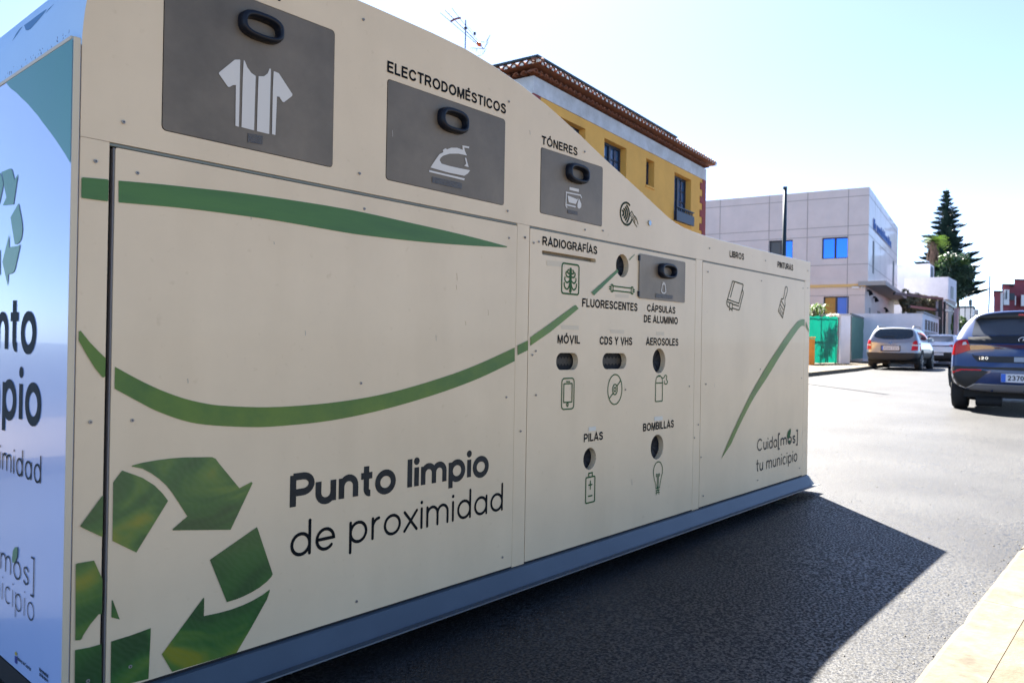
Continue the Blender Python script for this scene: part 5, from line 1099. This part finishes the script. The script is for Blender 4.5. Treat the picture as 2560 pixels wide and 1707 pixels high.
rw = su.decal([wp], 'rear', 0, .006, M['carglass'], 'rear_window')
su.decal([[fx(*p) for p in ((715,520),(900,505),(1060,512),(1060,528),(900,522),(715,532))]], 'rear', 0, .02, M['plastic'], 'wiper', rw)
for pl in (((400,620),(440,600),(480,612),(498,650),(515,850),(380,850),(388,690)),((1500,650),(1560,608),(1610,628),(1645,690),(1660,862),(1466,868),(1480,760))):
    l = su.decal([[fx(*p) for p in pl]], 'rear', 0, .012, M['lamp_red'], 'tail_light')
    xs_ = [p[0] for p in pl]; a, b = min(xs_)+12, max(xs_)-14
    su.decal([[fx(a,712),fx(b,722),fx(b,758),fx(a,748)]], 'rear', 0, .018, M['lamp_clear'], 'clear_band', l)
pl = su.decal([[fx(740,742),fx(1215,750),fx(1215,905),fx(740,905)]], 'rear', 0, .008, mat('plate recess',(.05,.05,.055),.6), 'plate_recess')
a, b = fx(765,755); y0, y1 = fx(768,0)[0], fx(1190,0)[0]; zt, zb = fx(0,762)[1], fx(0,868)[1]
PR_ = Vector(su.bvh.ray_cast(Vector((-3,0,(zt+zb)/2)), Vector((1,0,0)))[0]).x-.03
MB().box(PR_,PR_+.01,-y1,-y0,zb,zt).build('number_plate', M['plate'], su.root); MB().box(PR_-.002,PR_-.0005,-y0-.05,-y0-.002,zb,zt).build('plate_band', M['plate_blue'], su.root)
su.rearwords('4544 FDV', y0+.07, y1-.03, zb+.03, (zt-zb)-.06, .014, PR_, mat('worn plate digits',(.18,.19,.2),.5), 'plate_digits')
su.decal([[(x_+.055*math.cos(t*.524), fx(0,672)[1]+.032*math.sin(t*.524)) for t in range(12)] for x_ in (fx(975,0)[0],)], 'rear', 0, .010, M['chrome'], 'badge')
for sd in (-1, 1):
    su.decal([[(.62,1.16),(.80,1.46),(1.35,1.53),(1.38,1.14)]], 'side', sd, .006, M['carglass'], 'side_window'); su.decal([[(1.44,1.14),(1.42,1.53),(2.15,1.52),(2.22,1.13)]], 'side', sd, .006, M['carglass'], 'side_window'); su.decal([[(2.28,1.13),(2.21,1.50),(2.45,1.44),(2.92,1.14)]], 'side', sd, .006, M['carglass'], 'side_window')
    mb = MB(); y = sd*.62; mb.tube([(.62,y,1.60),(.72,y,1.665),(2.1,y,1.67),(2.25,y,1.61)], .016, 8); mb.build('roof_rail', M['plastic'], su.root)
    mb = MB(); y = sd*1.0; mb.box(2.72,2.86,min(y,y-sd*.16),max(y,y-sd*.16),1.10,1.25); mb.build('mirror', M['silver'], su.root, bevel=.03)
mb = MB(); mb.box(.35,3.9,-.75,.75,.24,.40); mb.build('underbody', M['under'], su.root)
for y in (-.25,.25): mb = MB(); mb.box(2.0,2.15,y-.14,y+.14,.9,1.35); mb.build('seat', M['under'], su.root, bevel=.04)
mb = MB(); mb.tube([(.5,.1,.34),(.1,.1,.30)], .05, 10); mb.build('exhaust', M['under'], su.root)
# white saloon behind it ------------------------------------------
g2 = ground(2345, 914); M['wpaint'] = zone('white paint', (.78,.80,.86), (.015,.016,.018), .62, .2, 0)
ws_ = Car((g2.x-.2, g2.y, gz(g2.x)), R(4.5), 'white_saloon', 'white car with a smoked light bar, parked in front of the silver one', 'car', .90, 1.46, 4.5, 1.02, .28, [(.3,.02),(.6,0),(.9,.04),(1.0,.10),(1.05,.5),(1.46,1.15)], M['wpaint'], .74, wr=.33, wx=(.9,3.6))
ws_.decal([[(-.60,1.10),(-.50,1.38),(.50,1.38),(.60,1.10)]], 'rear', 0, .006, M['carglass'], 'rear_window')
for sg in (1,-1):
    q_ = [(.45,.93),(.55,.97),(.80,.94),(.86,.84),(.60,.86)]; ws_.decal([q_ if sg > 0 else mir(q_)], 'rear', 0, .010, M['lamp_red'], 'tail_light')
ws_.decal([[(-.5,.93),(-.5,.88),(.5,.88),(.5,.93)]], 'rear', 0, .010, M['lamp_dark'], 'light_bar')
for sd in (-1,1): ws_.decal([[(1.1,1.08),(1.45,1.36),(2.5,1.36),(2.95,1.08)]], 'side', sd, .006, M['carglass'], 'side_window')
MB().box(-.035,-.02,-.26,.26,.48,.59).build('number_plate', M['plate'], ws_.root); MB().box(.3,4,-.7,.7,.2,.35).build('underbody', M['under'], ws_.root)
# blue car beyond ---------------------------------------------------
g3 = ground(2392, 900); M['bpaint'] = zone('pale blue paint', (.20,.34,.45), (.015,.016,.018), .4, .25, .3)
bc = Car((g3.x+1.5, g3.y, gz(g3.x)), R(4.5), 'blue_car', 'pale blue car with dark glass, farthest of the parked row', 'car', .88, 1.46, 4.1, 1.0, .28, [(.3,.02),(.6,0),(.9,.04),(1.0,.10),(1.46,.5)], M['bpaint'], .74, wr=.32, wx=(.75,3.2))
bc.decal([[(-.66,1.04),(-.56,1.40),(.56,1.40),(.66,1.04)]], 'rear', 0, .006, M['carglass'], 'rear_window')
for sg in (1,-1):
    q_ = [(.62,.98),(.82,.98),(.84,.75),(.66,.75)]; bc.decal([q_ if sg > 0 else mir(q_)], 'rear', 0, .010, M['lamp_red'], 'tail_light')
for sd in (-1,1): bc.decal([[(.7,1.06),(1.0,1.38),(2.2,1.38),(2.7,1.06)]], 'side', sd, .006, M['carglass'], 'side_window')
# blue hatchback on the right --------------------------------------
C0 = 968; S0 = 858.0
fi = lambda cx, cy: ((cx-C0)/S0, (1440-cy)/S0)
gh = ground(2362+C0/4.9, 1034.5); M['bluep'] = zone('deep blue paint', (.004,.030,.125), (.010,.011,.013), .30, .3, .1)
hb = Car((gh.x, gh.y, gz(gh.x)), R(6.2), 'blue_hatchback', 'dark blue hatchback with red light bar and white number plate at right edge', 'car', .975, 1.525, 4.05, 1.08, .285, [(.28,.05),(.5,0),(.66,.0),(.72,.05),(.98,.06),(1.06,.03),(1.12,.08),(1.16,.22),(1.42,.44),(1.52,.40)], M['bluep'], .74, wr=.335, wx=(.62,3.2))
def both(pts): return [fi(*p) for p in pts], mir([fi(*p) for p in pts])
def sym(pts):                              # left half outline from centre to centre, mirrored to a full outline
    l = [fi(*p) for p in pts]; return l+[(-a, b) for a, b in l[::-1]]
hb.decal([sym([(C0,452),(600,458),(395,466),(390,455),(402,330),(415,262),(430,244),(600,238),(C0,236)])], 'rear', 0, .006, mat('tinted rear glass',(.045,.05,.06),.2,spec=.6,coat=.4), 'rear_window')
hb.decal([sym([(C0,458),(600,466),(350,484),(352,514),(372,572),(520,574),(620,562),(C0,560)])], 'rear', 0, .008, M['plastic'], 'tailgate_panel')
hb.decal([sym([(C0,577),(600,580),(385,590),(362,600),(388,652),(600,636),(C0,628)])], 'rear', 0, .010, M['lamp_dark'], 'light_bar')
for s_, pl in enumerate(both([(345,518),(290,520),(238,532),(205,560),(186,600),(178,660),(160,732),(200,722),(290,690),(384,652),(372,590)])):
    l = hb.decal([pl], 'rear', 0, .014, M['lamp_red'], 'tail_light'); 
    c_ = both([(330,545),(300,550),(290,590),(345,580)])[s_]; hb.decal([c_], 'rear', 0, .020, M['lamp_clear'], 'clear_lens', l)
hb.decal([sym([(C0,728),(600,728),(425,722),(404,705),(410,735),(435,772),(470,800),(600,806),(C0,808)])], 'rear', 0, .008, M['plastic'], 'plate_recess')
hb.decal([[fi(*p) for p in ((858,735),(985,735),(985,795),(858,795))]], 'rear', 0, .016, mat('grey sticker',(.28,.33,.4),.5), 'sticker')
hb.decal([sym([(C0,1088),(600,1080),(430,1084),(330,1150),(265,1190),(140,1200),(112,1110),(104,980),(105,872),(240,858),(385,866),(560,905),(600,940),(500,1000),(C0,1000)][:-2]+[(610,935),(560,990),(520,1040),(560,1082),(C0,1080)][2:])], 'rear', 0, .006, M['plastic'], 'rear_bumper') if False else None
for pl in both([(104,872),(240,860),(385,868),(585,925),(520,990),(430,1082),(265,1190),(150,1196),(118,1130),(104,1000)]): hb.decal([pl], 'rear', 0, .013, M['plastic'], 'bumper_corner')
hb.decal([sym([(C0,862),(600,868),(385,862),(385,880),(600,896),(C0,905)])], 'rear', 0, .009, M['plastic'], 'bumper_trim')
hb.decal([sym([(C0,1098),(700,1096),(440,1094),(290,1188),(400,1196),(C0,1206)])], 'rear', 0, .010, mat('grey diffuser',(.16,.15,.15),.5), 'diffuser')
hb.decal([sym([(C0,1084),(600,1082),(430,1082),(262,1188),(285,1190),(440,1095),(C0,1097)])], 'rear', 0, .013, mat('silver strip',(.45,.47,.5),.3,metal=.7), 'diffuser_strip')
for pl in both([(178,938),(240,905),(285,897),(510,899),(510,915),(285,917),(190,956)]): hb.decal([pl], 'rear', 0, .014, M['lamp_red'], 'reflector')
z1, z0 = fi(0,945)[1], fi(0,1052)[1]; xr = hb.bvh.ray_cast(Vector((-3,0,(z0+z1)/2)), Vector((1,0,0)))[0].x-.035
ya, yb = fi(722,0)[0], fi(1168,0)[0]
MB().box(xr,xr+.012,-yb,-ya,z0,z1).build('number_plate', M['plate'], hb.root, bevel=.003); MB().box(xr-.0025,xr-.0006,-ya-.06,-ya-.002,z0+.003,z1-.003).build('plate_band', M['plate_blue'], hb.root)
hb.rearwords('2370 LDK', ya+.085, yb-.03, z0+.028, (z1-z0)-.054, .0125, xr, M['text_black'], 'plate_digits')
xr2 = hb.bvh.ray_cast(Vector((-3,.5,fi(0,755)[1])), Vector((1,0,0)))[0].x-.012
f20 = dict(DG); f20['i'] = (.2, ([(.1,0),(.1,.62)],[(.1,.82),(.1,.98)])); f20['²'] = DG['2']
hb.rearwords('i20', fi(480,0)[0], fi(582,0)[0], fi(0,771)[1], .040, .0075, xr2, M['chrome'], 'model_badge', f20)
zl = fi(0,520)[1]; xr3 = hb.bvh.ray_cast(Vector((-3,0,zl)), Vector((1,0,0)))[0].x-.014
mb = MB(); mb.tube([(xr3, .078*math.cos(t*math.pi/12), zl+.046*math.sin(t*math.pi/12)) for t in range(25)], .008, 6, caps=False); mb.tube([(xr3,.030,zl-.033),(xr3,.014,zl+.035)],.007,6); mb.tube([(xr3,-.014,zl-.035),(xr3,-.030,zl+.033)],.007,6); mb.tube([(xr3,.022,zl),(xr3,-.022,zl)],.006,6); mb.build('badge', M['chrome'], hb.root, smooth=True)
sp_ = MB(); l = [fi(*p) for p in ((412,258),(470,206),(600,178),(760,166),(C0,160))]; zlo = [fi(*p)[1] for p in ((412,262),(470,240),(600,240),(760,236),(C0,235))]
full = l+[(-a,b) for a,b in l[-2::-1]]; low = zlo+zlo[-2::-1]; n = len(full)
sp_.add([(.30,-a,b) for a,b in full]+[(.34,-a,zz2) for (a,b),zz2 in zip(full,low)]+[(.75,-a*.96,b+.03) for a,b in full], [(i,i+1,n+i+1,n+i) for i in range(n-1)]+[(2*n+i,2*n+i+1,i+1,i) for i in range(n-1)])
sp_.build('spoiler', M['plastic'], hb.root, smooth=True)
MB().box(.335,.35,-.09,.09,fi(0,192)[1]-.012,fi(0,192)[1]+.012).build('brake_light', M['lamp_red'], hb.root).location.x = -.045
for sd in (-1,1): hb.decal([[(.75,1.12),(.95,1.36),(2.2,1.38),(2.7,1.10)]], 'side', sd, .006, M['carglass'], 'side_window')
mb = MB(); mb.box(.25,3.7,-.78,.78,.2,.33); mb.build('underbody', M['under'], hb.root)
mb = MB(); a_, b_ = fi(560,1290); mb.tube([(.25,.62,.15),(.25,.28,.15)], .075, 14); mb.build('muffler', M['under'], hb.root)
